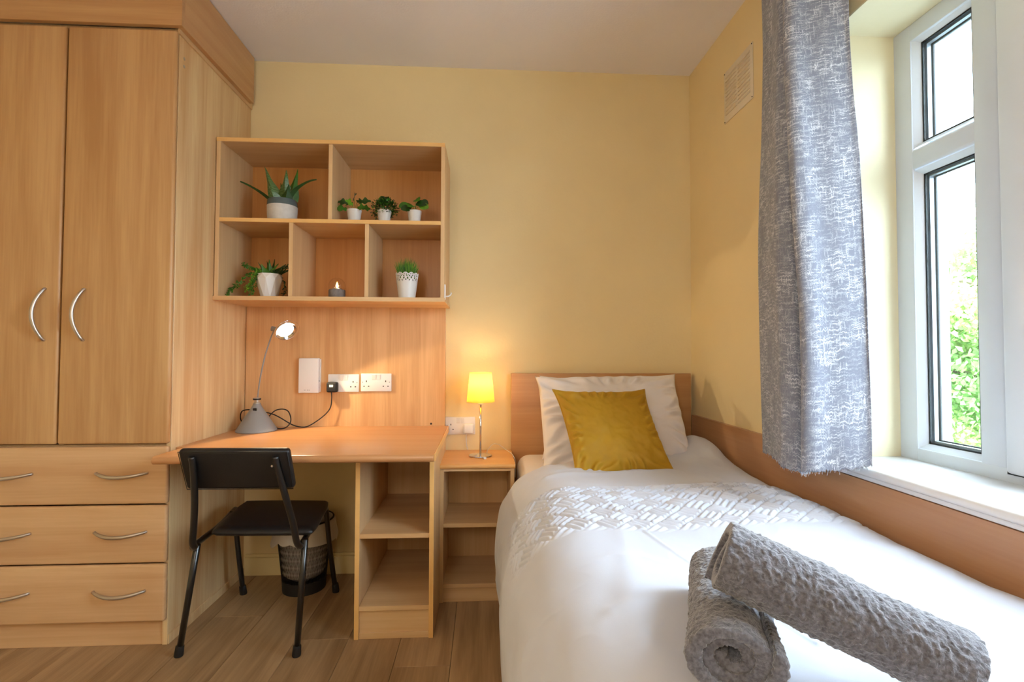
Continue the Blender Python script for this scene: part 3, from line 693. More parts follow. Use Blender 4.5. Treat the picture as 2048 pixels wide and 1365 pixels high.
# ---- rolled towels
def towel(name, a, b, r, squash, seed, label, tw=.0):
    a = np.array(a); b = np.array(b); ax = b-a; Ln = np.linalg.norm(ax); ax = ax/Ln
    upv = np.array([0, 0, 1.]); sd = np.cross(ax, upv); sd /= np.linalg.norm(sd); upv = np.cross(sd, ax)
    root = empty(name, (a+b)/2-np.array([0, 0, r*squash]), label, 'towel', 'rolled grey towels on the bed')
    th = r/3.3; turns = 2.6; n = 520; m = 150
    t = np.linspace(0, 1, n)                    # path from outside end inward
    ang = -t*turns*2*PI+tw; rad_ = r-th*.5-(r-th*1.15)*t**.92
    # closed outline of the spiral strip: outer side then inner side
    hw = th*.46*np.sqrt(np.clip(np.minimum(t, 1-t)/.012, 0, 1))
    o_ = np.stack([(rad_+hw)*np.cos(ang), (rad_+hw)*np.sin(ang)], -1); i_ = np.stack([(rad_-hw)*np.cos(ang), (rad_-hw)*np.sin(ang)], -1)
    ring = np.concatenate([o_, i_[::-1]]); K = len(ring)
    sidx = np.concatenate([t, t[::-1]]); isout = np.concatenate([np.ones(n), -np.ones(n)])
    l = np.concatenate([[0, .0, .002, .006], np.linspace(.012, .988, m), [.994, .998, 1, 1]])
    shrink = np.concatenate([[.0, .55, .82, .95], np.ones(m), [.95, .82, .55, .0]])
    mid = np.concatenate([np.stack([rad_*np.cos(ang), rad_*np.sin(ang)], -1)]*1+[np.stack([rad_*np.cos(ang), rad_*np.sin(ang)], -1)[::-1]])
    A_, L_ = np.meshgrid(np.arange(K), l, indexing='ij')
    c2 = mid[:, None, :]+(ring-mid)[:, None, :]*shrink[None, :, None]
    # terry pile relief on outer turn, uneven ends
    arc = sidx*turns*2*PI*r*.7
    nz_ = fbm(arc[:, None]*190+0*L_, L_*Ln*190, seed*7+1, 2)*.0036+fbm(arc[:, None]*16, L_*Ln*16, seed*7+5, 2)*.0035
    rr = np.linalg.norm(c2, axis=-1, keepdims=True)+1e-6
    c2 = c2*(1+(nz_*isout[:, None]*shrink[None])[..., None]/rr*1.0)
    c2 = c2*(1+.05*fbm(arc[:, None]*0+L_*3, L_*3, seed+90, 2))[..., None]
    endo = (sidx[:, None]-.3)*.022*(np.where(L_ < .5, 1, -1))*np.exp(-np.minimum(L_, 1-L_)*18)+.006*fbm(arc[:, None]*9, L_*2, seed+70, 2)*np.exp(-np.minimum(L_, 1-L_)*12)
    LL = L_*Ln+endo
    P = a+LL[..., None]*ax+(c2[..., :1]*sd)+(c2[..., 1:]*squash)*upv
    P[..., 2] += 0
    gridobj('towel_cloth', P, M['towel'], root, closed_u=True)
    return root
towel('towel', (.318, .632, .662), (.437, .905, .662), .066, .80, 1, 'rolled grey towel lying on the bed with its spiral end facing the camera', tw=.5)
towel('towel', (.338, .700, .768), (.580, .585, .668), .060, .92, 4, 'rolled grey towel lying slanted on top of the other towel', tw=-1.9)

# ================================================================== CURTAIN
def curtain():
    nv = 220
    topp = [(1.0, 1.70), (.96, 1.66), (.945, 1.60), (.937, 1.566), (.922, 1.52), (.915, 1.49), (.93, 1.465), (.945, 1.455), (.90, 1.42), (.872, 1.398), (.866, 1.378), (.885, 1.36), (.92, 1.355), (.96, 1.338), (1.0, 1.325), (1.016, 1.314)]
    botp = [(1.0, 1.73), (.96, 1.69), (.942, 1.61), (.932, 1.572), (.914, 1.52), (.905, 1.48), (.920, 1.435), (.95, 1.415), (.90, 1.36), (.870, 1.328), (.866, 1.306), (.885, 1.293), (.92, 1.290), (.96, 1.278), (1.0, 1.270), (1.016, 1.262)]
    T_ = np.array([(p.x, p.y) for p in spline([(a, b, 0) for a, b in topp], 14)]); B_ = np.array([(p.x, p.y) for p in spline([(a, b, 0) for a, b in botp], 14)])
    n = len(T_); al = np.r_[0, np.cumsum(np.hypot(*np.diff(B_, axis=0).T))]*1.25
    fr_ = np.arange(n)/(n-1)
    hem = np.interp(fr_, [0, .12, .22, .33, .42, .5, .6, .7, .8, .9, 1], [.72, .722, .723, .711, .71, .715, .732, .740, .745, .755, .766])+.0022*np.random.RandomState(3).randn(n)
    v = np.linspace(0, 1, nv)
    P = np.zeros((n, nv, 3))
    q_ = np.clip((v-.25)/.5, 0, 1); ww = (.5*v+.5*q_*q_*(3-2*q_))[None, :]
    P[..., 0] = T_[:, :1]*(1-ww)+B_[:, :1]*ww; P[..., 1] = T_[:, 1:]*(1-ww)+B_[:, 1:]*ww
    Zt = 2.46; P[..., 2] = Zt-(Zt-hem[:, None])*v[None, :]
    I, V_ = np.meshgrid(np.arange(n)/n, v, indexing='ij')
    P[..., 0] += .007*np.sin(V_*7+I*3)+.006*fbm(I*8, V_*5, 2, 3); P[..., 1] += .006*np.sin(V_*5+I*5)*V_
    P[..., 0] = np.minimum(P[..., 0], 1.018)
    uv = np.stack([al[:, None]+0*V_, (Zt-.7)*(1-V_)], -1)
    o = gridobj('curtain', P, M['curtain'], uv=uv, loc=(.97, 1.5, .7))
    o.modifiers.new('s', 'SOLIDIFY').thickness = .0015
    tag(o, 'grey and white cross-hatched curtain hanging beside the window with a frayed hem', 'curtain')
    # frayed threads at the hem
    fr = MB()
    rs = random.Random(5)
    for k in range(0, n, 2):
        p = P[k, -1]; fr.tube([(p[0], p[1], p[2]+.002), (p[0]+rs.uniform(-.003, .003), p[1]+rs.uniform(-.004, .004), p[2]-rs.uniform(.002, .009))], .0004, 3)
    build('frayed_hem', fr, M['linen'], o, kind='stuff')
    # track
    tr = build('curtain_track', MB().box(.955, .985, -.3, 1.74, 2.462, ZC-.002, .003), M['white'], smooth='auto', loc=(.97, .7, 2.47)); tag(tr, 'white ceiling track from which the grey curtain hangs', 'curtain track')
curtain()

# ================================================================== WALL FITTINGS
# vent
vt = empty('air_vent', (XR, 1.985, 2.17), 'square white louvred air vent high on the window wall left of the curtain', 'vent')
vy0, vy1, vz0, vz1 = 1.872, 2.105, 2.062, 2.286
pm = MB(); pm.box(XR-.004, XR-.0005, vy0, vy1, vz0, vz1, .0015)
build('plate', pm, M['offwhite'], vt, smooth='auto')
for col in ((vy0+.018, (vy0+vy1)/2-.006), ((vy0+vy1)/2+.006, vy1-.018)):
    for k in range(11):
        z = vz0+.03+k*.0160
        lv = MB(); y0, y1 = col
        lv.poly([(XR-.004, y0, z+.012), (XR-.004, y1, z+.012), (XR-.0095, y1-.002, z), (XR-.0095, y0+.002, z), (XR-.004, y0, z+.001), (XR-.004, y1, z+.001)],
                [(0, 1, 2, 3), (3, 2, 5, 4), (0, 3, 4), (1, 5, 2)])
        build('louvre', lv, M['offwhite'], vt)
        
for (y, z) in ((vy0+.006, vz0+.006), (vy1-.006, vz0+.006), (vy0+.006, vz1-.006), (vy1-.006, vz1-.006)):
    build('screw', MB().lathe([(0, 0), (.0028, 0), (.002, .0015), (0, .002)], (0, 0, 0), 10).xf(Matrix.Translation((XR-.004, y, z)) @ Matrix.Rotation(-PI/2, 4, 'Y')), M['dark'], vt)
# sockets
def socket(cx, cz, ys, label, plug=None):
    s_ = empty('double_socket', (cx, ys, cz), label, 'socket', 'white double wall sockets')
    W_, H_ = .146, .086
    build('plate', MB().box(cx-W_/2, cx+W_/2, ys-.009, ys, cz-H_/2, cz+H_/2, .003, 2), M['white'], s_, smooth='auto')
    for sg in (-1, 1):
        build('rocker_switch', MB().poly([(cx+sg*.011-.0085, ys-.010, cz+.014), (cx+sg*.011+.0085, ys-.010, cz+.014), (cx+sg*.011+.0085, ys-.0125, cz+.038), (cx+sg*.011-.0085, ys-.0125, cz+.038),
              (cx+sg*.011-.0085, ys-.008, cz+.012), (cx+sg*.011+.0085, ys-.008, cz+.012), (cx+sg*.011+.0085, ys-.008, cz+.040), (cx+sg*.011-.0085, ys-.008, cz+.040)],
              [(0, 1, 2, 3), (4, 5, 1, 0), (5, 6, 2, 1), (6, 7, 3, 2), (7, 4, 0, 3)]), M['white'], s_)
        hx = cx+sg*.046
        if plug == sg: continue
        build('pin_hole', MB().box(hx-.002, hx+.002, ys-.0094, ys-.008, cz+.002, cz+.010), M['dark'], s_)
        for q in (-1, 1): build('pin_hole', MB().box(hx+q*.011-.0032, hx+q*.011+.0032, ys-.0094, ys-.008, cz-.020, cz-.0155), M['dark'], s_)
        build('screw_cover', MB().lathe([(0, 0), (.0024, 0), (.002, .0008), (0, .001)], (0, 0, 0), 12).xf(Matrix.Translation((cx+sg*.064, ys-.009, cz+.002)) @ Matrix.Rotation(PI/2, 4, 'X')), M['greyp'], s_)
    return s_
YS = YB-.02
socket(-.674, .914, YS, 'white double wall socket on the splashback holding the black plug', plug=-1)
socket(-.519, .917, YS, 'white double wall socket with nothing plugged in on the splashback', plug=None)
socket(-.114, .704, YB, 'white double wall socket on the cream wall above the bedside cabinet', plug=1)
# phone box
pb = empty('wall_box', (-.831, YS, .95), 'tall white plastic control box on the splashback left of the sockets', 'control box')
build('cover', MB().box(-.880, -.786, YS-.028, YS-.004, .868, 1.034, .004, 3), M['white'], pb, smooth='auto')
build('back_plate', MB().box(-.876, -.782, YS-.006, YS, .872, 1.030, .001), M['white'], pb)
build('side_button', MB().box(-.787, -.784, YS-.02, YS-.014, .922, .928, .0005), M['greyp'], pb)
for k, (x, w_) in enumerate(((-.852, .004), (-.846, .003), (-.838, .005), (-.830, .004))):
    build('marking', MB().box(x, x+w_, YS-.0284, YS-.0279, .8805, .8835), M['greyp'], pb)
# black plug + cable (belongs to desk lamp)
dl = empty('desk_lamp', (-1.025, 2.33, DT), 'grey cone-based desk lamp with thin stem and lit round head', 'desk lamp')
LC = Vector((-1.022, 2.325, DT))
build('base', MB().lathe([(0, .0), (.083, 0), (.0855, .003), (.084, .008), (.070, .030), (.052, .060), (.034, .088), (.022, .108), (.0165, .118), (.0155, .124), (0, .124)], LC, 56), M['greyp'], dl, smooth='auto')
build('collar', MB().lathe([(0, .122), (.0135, .122), (.0135, .128), (.011, .131), (.011, .140), (.0145, .141), (.0145, .149), (.006, .152), (0, .152)], LC, 32), M['steel'], dl, smooth='auto')
build('collar_ring', MB().lathe([(.0115, .140), (.0165, .140), (.0165, .147), (.0115, .147)], LC, 32), M['rubber'], dl, smooth='auto', label='black ring at the top of the cone')
build('switch', rbox(LC+Vector((.004, -.0265, .096)), Vector((1, 0, 0)), Vector((0, .866, .5)), Vector((0, -.5, .866)), .0075, .004, .010, .0015), M['rubber'], dl, smooth='auto')
stem = spline([(-1.020, 2.325, .848), (-1.010, 2.322, .93), (-.990, 2.318, 1.03), (-.965, 2.312, 1.11), (-.945, 2.305, 1.158)], 8)
build('stem', MB().tube(stem, .0032, 10), M['greyp'], dl, smooth=True)
build('knuckle', MB().tube([(-.954, 2.305, 1.168), (-.934, 2.305, 1.164)], .011, 14), M['greyp'], dl, smooth='auto')
# head: flat round dish facing down-right and toward the camera
hc = Vector((-.885, 2.285, 1.160)); hn = Vector((.60, -.50, -.60)).normalized()   # direction of the light
ux = Vector((1, 0, .9)); ux = (ux-hn*ux.dot(hn)).normalized(); uy = hn.cross(ux)
hm = Matrix((ux, uy, hn)).transposed().to_4x4(); hm.translation = hc
hd = build('head', MB().lathe([(0, -.016), (.018, -.015), (.034, -.008), (.044, .002), (.047, .006), (.044, .008), (.040, .004), (.030, -.004), (0, -.008)], (0, 0, 0), 48).xf(hm), M['chrome'], dl, smooth='auto')
build('lens', MB().lathe([(0, .003), (.034, .0015), (.036, .0), (.030, -.002), (0, -.002)], (0, 0, 0), 40).xf(hm), M['halogen'], hd, smooth='auto', label='glowing round lens')
build('guard_ring', MB().tube([hm @ Vector((.053*math.cos(2*PI*k/40)+.004, .053*math.sin(2*PI*k/40), .006)) for k in range(40)], .0018, 8, close=True), M['chrome'], hd, smooth=True)
build('head_arm', MB().tube([(-.940, 2.304, 1.165), hc-ux*.040], .004, 8), M['steel'], dl, smooth=True)
cab = spline([(-.985, 2.352, .762), (-.965, 2.38, .790), (-.935, 2.39, .797), (-.905, 2.38, .788), (-.885, 2.36, .760), (-.885, 2.35, .735), (-.905, 2.345, .716), (-.940, 2.36, .711),
              (-.975, 2.40, .713), (-1.05, 2.42, .712), (-1.09, 2.40, .714), (-1.118, 2.385, .745), (-1.115, 2.38, .785), (-1.09, 2.385, .795), (-1.05, 2.39, .79), (-.99, 2.40, .775),
              (-.95, 2.40, .757), (-.90, 2.405, .725), (-.865, 2.415, .711), (-.83, 2.42, .712), (-.79, 2.425, .735), (-.75, 2.43, .768), (-.728, 2.432, .80), (-.722, 2.43, .84), (-.722, 2.425, .872)], 10)
build('cable', MB().tube(cab, .0026, 8), M['rubber'], dl, smooth=True)
pg = rbox(Vector((-.720, YS-.027, .896)), Vector((1, 0, 0)), Vector((0, 1, 0)), Vector((0, 0, 1)), .0245, .018, .0245, .008)
pgo = build('plug', pg, M['rubber'], dl, smooth='auto', label='black three-pin plug')
build('plug_label', MB().box(-.730, -.712, YS-.0458, YS-.0448, .897, .908, .0003), M['white'], pgo)
# ---- bedside lamp
tl = empty('table_lamp', (-.014, 2.33, .585), 'small lit lamp with yellow shade and chrome stem on the bedside cabinet', 'table lamp')
TC = Vector((-.014, 2.322, .585))
build('base', MB().lathe([(0, 0), (.052, 0), (.054, .003), (.052, .006), (.02, .009), (.008, .012), (0, .012)], TC, 48), M['chrome'], tl, smooth='auto')
build('stem', MB().tube([TC+Vector((0, 0, .008)), TC+Vector((0, 0, .245))], .0045, 14), M['chrome'], tl, smooth=True)
build('lamp_holder', MB().lathe([(0, .236), (.013, .238), (.014, .243), (.009, .247), (.009, .285), (0, .285)], TC, 24), M['white'], tl, smooth='auto')
shp = [(.064, .250), (.051, .382), (.0502, .382), (.0632, .250)]
sdo = build('lamp_shade', MB().lathe([(.0645, .250), (.0505, .384)], TC, 56), M['shade'], tl, smooth=True)
build('shade_ring', MB().tube([TC+Vector((.0642*math.cos(2*PI*k/48), .0642*math.sin(2*PI*k/48), .2505)) for k in range(48)], .0011, 6, close=True), M['shade'], sdo, smooth=True)
build('shade_ring', MB().tube([TC+Vector((.0502*math.cos(2*PI*k/48), .0502*math.sin(2*PI*k/48), .384)) for k in range(48)], .0011, 6, close=True), M['shade'], sdo, smooth=True)
build('bulb', MB().lathe([(0, .285), (.010, .285), (.012, .298), (.019, .315), (.018, .328), (.010, .338), (0, .341)], TC, 24), M['bulb'], tl, smooth=True)
build('switch', rbox(TC+Vector((.020, -.062, .004)), Vector((1, .2, 0)).normalized(), Vector((-.2, 1, 0)).normalized(), Vector((0, 0, 1)), .006, .009, .0045, .002), M['white'], tl, smooth='auto')
build('cable', MB().tube(spline([(.016, 2.345, .590), (.020, 2.39, .600), (.045, 2.42, .622), (.075, 2.435, .616), (.105, 2.425, .597), (.130, 2.36, .590), (.1385, 2.29, .587), (.143, 2.27, .570), (.143, 2.265, .50)], 8), .0016, 6), M['bag'], tl, smooth=True)
wp = build('plug', rbox(Vector((-.072, YB-.024, .693)), Vector((1, 0, 0)), Vector((0, 1, 0)), Vector((0, 0, 1)), .024, .015, .024, .007), M['white'], tl, smooth='auto', label='white three-pin plug')
build('plug_cable', MB().tube(spline([(-.080, YB-.028, .672), (-.085, YB-.02, .65), (-.082, YB-.012, .61), (-.078, YB-.010, .588)], 8), .0022, 6), M['white'], tl, smooth=True)

# ================================================================== PLANTS
def blade(p0, d, upv, L_, w_, bend, n=10, prof=lambda t: math.sin(PI*min(1, .15+t*.85))**.7, fold=.3, th=.0008):
    """a leaf: starts at p0 heading d, bending toward gravity/-up by `bend` radians in total"""
    p = Vector(p0); d = Vector(d).normalized(); side = d.cross(Vector(upv)).normalized()
    rows = []
    for i in range(n+1):
        t = i/n; nrm = side.cross(d).normalized(); hw = max(.0002, w_/2*prof(t))
        rows.append([p-side*hw+nrm*hw*fold, p.copy(), p+side*hw+nrm*hw*fold, p-nrm*th])
        p = p+d*(L_/n); d = (Matrix.Rotation(-bend/n, 3, side) @ d).normalized()
    vs = [v for r in rows for v in r]; fs = []
    for i in range(n):
        a = i*4; b = a+4
        fs += [(a, a+1, b+1, b), (a+1, a+2, b+2, b+1), (a, b, b+3, a+3), (a+2, a+3, b+3, b+2)]
    return vs, fs
def leafmb(*a, **k):
    mb = MB(); mb.poly(*blade(*a, **k)); return mb
def pot(root, c, prof, mat, name='pot', n=40, rf=None, smooth='auto'):
    return build(name, MB().lathe(prof, c, n, rfun=rf), mat, root, smooth=smooth)
def soil(root, c, r, z): return build('soil', MB().lathe([(0, z), (r, z), (r, z-.004), (0, z-.004)], c, 24), M['soil'], root)

# zebra leaf material
mt, nt, b = newmat('banded_aloe_leaf'); L = nt.links.new
tc = N(nt, 'ShaderNodeTexCoord'); wv_ = N(nt, 'ShaderNodeTexWave', bands_direction='Z'); wv_.inputs['Scale'].default_value = 60; wv_.inputs['Distortion'].default_value = 3; wv_.inputs['Detail'].default_value = 2
L(tc.outputs['Object'], wv_.inputs['Vector']); r = N(nt, 'ShaderNodeValToRGB'); r.color_ramp.elements[0].position = .45; r.color_ramp.elements[1].position = .95
r.color_ramp.elements[0].color = lin((40, 84, 22)); r.color_ramp.elements[1].color = lin((124, 146, 96)); L(wv_.outputs[0], r.inputs[0]); L(r.outputs[0], b.inputs['Base Color']); b.inputs['Roughness'].default_value = .35
M['zebra'] = mt
taper = lambda t: (1-t)**.75*(.8+.5*math.sin(PI*min(1, t*1.6)))
# 1 aloe
SZ1 = SZ[1]+T; SZ0 = SZ[0]+T
c = Vector((-.900, 2.268, SZ1)); al = empty('aloe_plant', c, 'spiky banded aloe in a grey-rimmed white pot on the upper left shelf', 'plant')
pot(al, c, [(0, 0), (.052, 0), (.057, .004), (.061, .02), (.063, .055), (.0635, .078)], M['potmatt'])
pot(al, c, [(.0635, .078), (.0635, .086), (.0625, .102), (.060, .106), (.057, .104), (.056, .085)], M['potgrey'], 'pot_rim')
soil(al, c, .057, .092)
zt = c.z+.09
for (dx, dz, dy, L_, w_, bd_, m_, ox) in ((-.34, 1, -.1, .178, .034, -.18, 'zebra', -.018), (.10, 1, -.15, .150, .040, -.05, 'zebra', .012), (.22, 1, .1, .175, .036, .12, 'leafm', .022), (-.03, 1, .2, .168, .030, .08, 'leafm', .006),
      (-.95, 1, -.1, .175, .017, .45, 'leafd', -.03), (.38, 1, -.15, .185, .020, 1.15, 'leafd', .03), (-.2, 1, .3, .13, .03, -.1, 'leafm', -.01), (.35, 1, -.3, .09, .03, .2, 'leafd', .02), (-.3, 1, -.4, .08, .028, .1, 'zebra', -.012)):
    d = Vector((dx, dy, dz)).normalized()
    build('leaf', leafmb((c.x+ox, c.y+dy*.08, zt-.005), d, (0, 1, 0) if bd_ == 0 else Vector((-1 if dx > 0 else 1, .2, .2)) if abs(bd_) > .4 else (0, 1, .1), L_, w_*1.7, bd_, n=12, prof=taper, fold=.35, th=.006), M[m_], al, smooth='auto')
# 2-4 little pots
def smallpot(name, x, label):
    c = Vector((x, 2.262, SZ1)); r_ = empty(name, c, label, 'plant', 'three small potted plants in a row on the upper right shelf')
    pot(r_, c, [(0, 0), (.0225, 0), (.0235, .003), (.031, .060), (.032, .062), (.0322, .068), (.0305, .0685), (.029, .062), (.028, .055)], M['pot'], n=32)
    soil(r_, c, .0285, .059); return r_, c+Vector((0, 0, .06))
oval = lambda t: math.sin(PI*min(1, .04+t*.96))**.6
r_, t0 = smallpot('ivy_plant', -.583, 'small plant with dark lobed leaves in a white pot, left of the three')
rs = random.Random(2)
lobed = lambda t: abs(math.sin(PI*min(1, .05+t*.95)))**.5*(.75+.35*math.cos(t*12))
for (ex, ey, ez, L_, m_) in ((-.045, -.01, .035, .045, 'leafd'), (.005, -.02, .052, .04, 'leafd'), (.045, -.01, .040, .05, 'leafd'), (-.085, .0, .010, .045, 'leafl'), (-.055, -.015, .006, .045, 'leafm'), (-.01, -.02, .025, .04, 'leafl'), (.035, -.02, .01, .038, 'leafm'), (-.03, .02, .04, .04, 'leafm'), (.02, .02, .05, .04, 'leafd'), (.055, .015, .02, .036, 'leafm'), (-.10, -.005, .018, .03, 'leafl')):
    e = t0+Vector((ex*.7, ey, ez)); build('stem', MB().tube(spline([t0+Vector((ex*.1, ey*.1, -.003)), t0+Vector((ex*.35, ey*.4, ez*.8)), e], 5), .0008, 6), M['leafm'], r_)
    build('leaf', leafmb(e-Vector((ex, ey, 0)).normalized()*.008, Vector((ex, ey-.005, .012)), (0, -1, .5), L_*1.1, .040, .7, n=10, prof=lobed, fold=.2), M[m_], r_, smooth='auto')
r_, t0 = smallpot('bushy_plant', -.449, 'small round bushy plant in a white pot, middle of the three')
mb = MB(); mb2 = MB()
for k in range(620):
    th_ = rs.uniform(0, 2*PI); ph = rs.uniform(-.35, PI/2); rr = .058*(rs.uniform(.55, 1.05))
    d = Vector((math.cos(th_)*math.cos(ph), math.sin(th_)*math.cos(ph)*.8, math.sin(ph)*.92))
    p = t0+d*rr+Vector((0, 0, .008)); q = Vector((rs.uniform(-1, 1), rs.uniform(-1, 1), rs.uniform(-.3, 1)))
    (mb if rs.random() < .6 else mb2).poly(*blade(p, d+q*.6, (0, 0, 1) if abs(d.z) < .9 else (1, 0, 0), .012, .009, .5, n=3, prof=oval, fold=.2, th=.0004))
for d_ in ((-.034, -.008, -.022), (.036, -.005, -.012)):
    for k in range(14): p = t0+Vector(d_)+Vector((rs.uniform(-.006, .006), rs.uniform(-.006, .004), rs.uniform(-.01, .02))); mb.poly(*blade(p, (rs.uniform(-1, 1), -.5, -.6), (0, 0, 1), .009, .007, .3, n=3, prof=oval, th=.0004))
build('dark_foliage', mb, M['leafd'], r_, kind='stuff'); build('foliage', mb2, M['leafm'], r_, kind='stuff')
st = MB()
for k in range(24):
    th_ = k*2.4; e = t0+Vector((math.cos(th_)*.035, math.sin(th_)*.03, .03+.02*math.sin(k))); st.tube([t0+Vector((math.cos(th_)*.008, math.sin(th_)*.008, -.002)), e], .0007, 5)
build('stems', st, M['leafm'], r_, kind='stuff')
r_, t0 = smallpot('leafy_plant', -.315, 'small plant with rounded pale green leaves in a white pot, right of the three')
for (ex, ey, ez, L_, m_) in ((-.04, -.01, .032, .045, 'leafm'), (-.028, -.015, .018, .045, 'leafd'), (-.010, -.02, .030, .042, 'leafm'), (.020, -.005, .045, .042, 'leafd'), (.012, -.01, .060, .03, 'leafm'), (.042, -.008, .030, .040, 'leafl'), (.046, -.005, .048, .035, 'leafd'), (-.025, .02, .035, .04, 'leafm'), (.02, .02, .05, .036, 'leafm')):
    e = t0+Vector((ex*.7, ey, ez)); build('stem', MB().tube(spline([t0+Vector((ex*.1, ey*.1, -.003)), t0+Vector((ex*.3, ey*.4, ez*.8)), e], 5), .0008, 6), M['leafm'], r_)
    build('leaf', leafmb(e-Vector((ex, ey, 0)).normalized()*.006, Vector((ex, ey-.012, -.004)), (0, -1, .4), L_*1.1, .038, .7, n=9, prof=oval, fold=.12), M[m_], r_, smooth='auto')
# 5 trailing succulent in a faceted pot
c = Vector((-.949, 2.262, SZ0)); tp = empty('trailing_plant', c, 'trailing succulent in a white faceted pot on the lower left shelf', 'plant')
mb = MB(); rings = []
for (r_, z, o_) in ((.031, 0, 0), (.034, .0015, 0), (.0555, .085, .5), (.050, .108, 0), (.048, .108, 0), (.046, .095, 0)):
    rings.append([mb.bm.verts.new(c+Vector((r_*math.cos(2*PI*(k+o_)/9+.3), r_*math.sin(2*PI*(k+o_)/9+.3), z))) for k in range(9)])
for ri, (A, B) in enumerate(zip(rings, rings[1:])):
    for k in range(9):
        k2 = (k+1) % 9
        if ri == 1: mb.bm.faces.new((A[k], A[k2], B[k])); mb.bm.faces.new((A[k2], B[k2], B[k]))
        elif ri == 2: mb.bm.faces.new((A[k], B[k2], B[k])); mb.bm.faces.new((A[k], A[k2], B[k2]))
        else: mb.bm.faces.new((A[k], A[k2], B[k2], B[k]))
mb.bm.faces.new(rings[0][::-1])
build('pot', mb, M['pot'], tp); soil(tp, c, .046, .098)
t0 = c+Vector((0, 0, .098))
for (dx, dy, dz, L_, w_, bd_, m_) in ((.02, -.15, 1, .075, .032, -.1, 'leafm'), (-.15, .1, 1, .070, .018, .2, 'leafd'), (-.8, -.2, .55, .10, .022, .35, 'leafm'), (-.55, .2, .7, .085, .014, -.2, 'leafd'), (.75, -.2, .60, .085, .024, .0, 'leafd'), (.9, .1, .42, .10, .020, .1, 'leafd'), (.4, -.3, .6, .07, .022, .3, 'leafm'), (-.3, -.4, .8, .06, .026, .3, 'leafm'), (.12, .3, 1, .085, .02, .1, 'leafd')):
    d = Vector((dx, dy, dz)); build('leaf', leafmb(t0+Vector((dx*.015, dy*.015, 0)), d, (0, -1, .5) if dz < .9 else (0, 1, .1), L_, w_*1.25, bd_, n=10, prof=taper, fold=.3, th=.004), M[m_], tp, smooth='auto')
def strand(pts, n_, r_, mat, label=None):
    mb = MB(); path = spline(pts, 12); mb.tube(path, .0009, 5)
    for k in range(n_):
        p = path[int(k/n_*len(path))]+Vector((rs.uniform(-r_, r_), rs.uniform(-r_, r_), rs.uniform(-r_, r_)))
        mb.poly(*blade(p, (rs.uniform(-1, 1), rs.uniform(-1, 1), rs.uniform(-1, .8)), (.1, .2, 1), .011, .0075, .4, n=3, prof=oval, fold=.3, th=.002))
    o = build('trailing_stem', mb, M[mat], tp, kind='stuff'); return o
strand([t0+Vector(p) for p in ((-.01, -.01, .0), (-.035, -.02, .018), (-.055, -.025, -.0), (-.070, -.025, -.035), (-.085, -.025, -.062))], 110, .009, 'leafl')
strand([t0+Vector(p) for p in ((-.01, -.02, .0), (-.025, -.03, .01), (-.048, -.035, -.02), (-.058, -.035, -.055), (-.060, -.035, -.080))], 90, .008, 'leafm')
strand([t0+Vector(p) for p in ((-.015, .0, .0), (-.06, .0, .02), (-.095, -.01, -.0), (-.125, -.02, -.035), (-.150, -.03, -.060), (-.162, -.03, -.088), (-.168, -.03, -.094))], 130, .007, 'leafm')
strand([t0+Vector(p) for p in ((.01, -.01, .0), (.03, -.02, .015), (.05, -.02, .02), (.075, -.02, .035), (.085, -.02, .045))], 70, .007, 'leafd')
strand([t0+Vector(p) for p in ((-.01, -.01, .0), (-.05, -.01, .03), (-.085, -.02, .038), (-.105, -.02, .052))], 60, .006, 'leafm')
strand([t0+Vector(p) for p in ((.03, .02, .0), (.055, .02, -.02), (.060, .01, -.06), (.058, -.0, -.09))], 26, .005, 'leafd')
# 6 tealight
c = Vector((-.657, 2.27, SZ0)); te = empty('tealight_holder', c, 'grey concrete tealight holder with glass dome glowing in the lower middle shelf', 'candle holder')
build('base', MB().lathe([(0, 0), (.034, 0), (.036, .003), (.036, .040), (.034, .043), (.026, .043), (.025, .034), (0, .034)], c, 40), M['concrete'], te, smooth='auto')
build('glass_dome', MB().lathe([(.032, .041), (.036, .050), (.0365, .062), (.032, .078), (.022, .090), (.010, .095), (.007, .097)], c, 32), M['dome'], te, smooth=True)
build('tealight', MB().lathe([(0, .034), (.020, .034), (.020, .050), (.018, .051), (.018, .047), (0, .047)], c, 24), M['steel'], te, smooth='auto')
build('flame', MB().lathe([(0, .048), (.0035, .052), (.0065, .060), (.004, .070), (.0, .080)], c, 16), M['flame'], te, smooth=True)
# 7 grass in a lace pot
c = Vector((-.346, 2.262, SZ0)); gp = empty('grass_plant', c, 'green artificial grass in a white lace-edged pot on the lower right shelf', 'plant')
nA, nZ = 144, 44; hp = .120
mb = MB(); R0, R1 = .036, .051
V2 = [[mb.bm.verts.new(c+Vector(((R0+(R1-R0)*z/hp)*math.cos(a), (R0+(R1-R0)*z/hp)*math.sin(a), z))) for z in
       [j/nZ*(hp-.008+.007*abs(math.cos(a*6))) for j in range(nZ+1)]] for a in [2*PI*i/nA for i in range(nA)]]
def hole(i, j):
    a = i/nA; z = j/nZ
    if z < .62 or z > .965: return False
    for (row, rr, cnt, off) in ((.72, .030, 18, 0), (.80, .036, 18, .5), (.88, .028, 24, .2), (.935, .018, 36, .1)):
        da = ((a*cnt+off) % 1-.5)/cnt*2*PI*.048; dz = (z-row)*hp
        if da*da+dz*dz < (rr*.115)**2: return True
    return False
for i in range(nA):
    for j in range(nZ):
        if not hole(i, j): mb.bm.faces.new((V2[i][j], V2[(i+1) % nA][j], V2[(i+1) % nA][j+1], V2[i][j+1]))
mb.bm.faces.new([V2[i][0] for i in range(nA)][::-1])
po = build('pot', mb, M['pot'], gp, smooth='auto'); md = po.modifiers.new('s', 'SOLIDIFY'); md.thickness = .0016; md.offset = -1
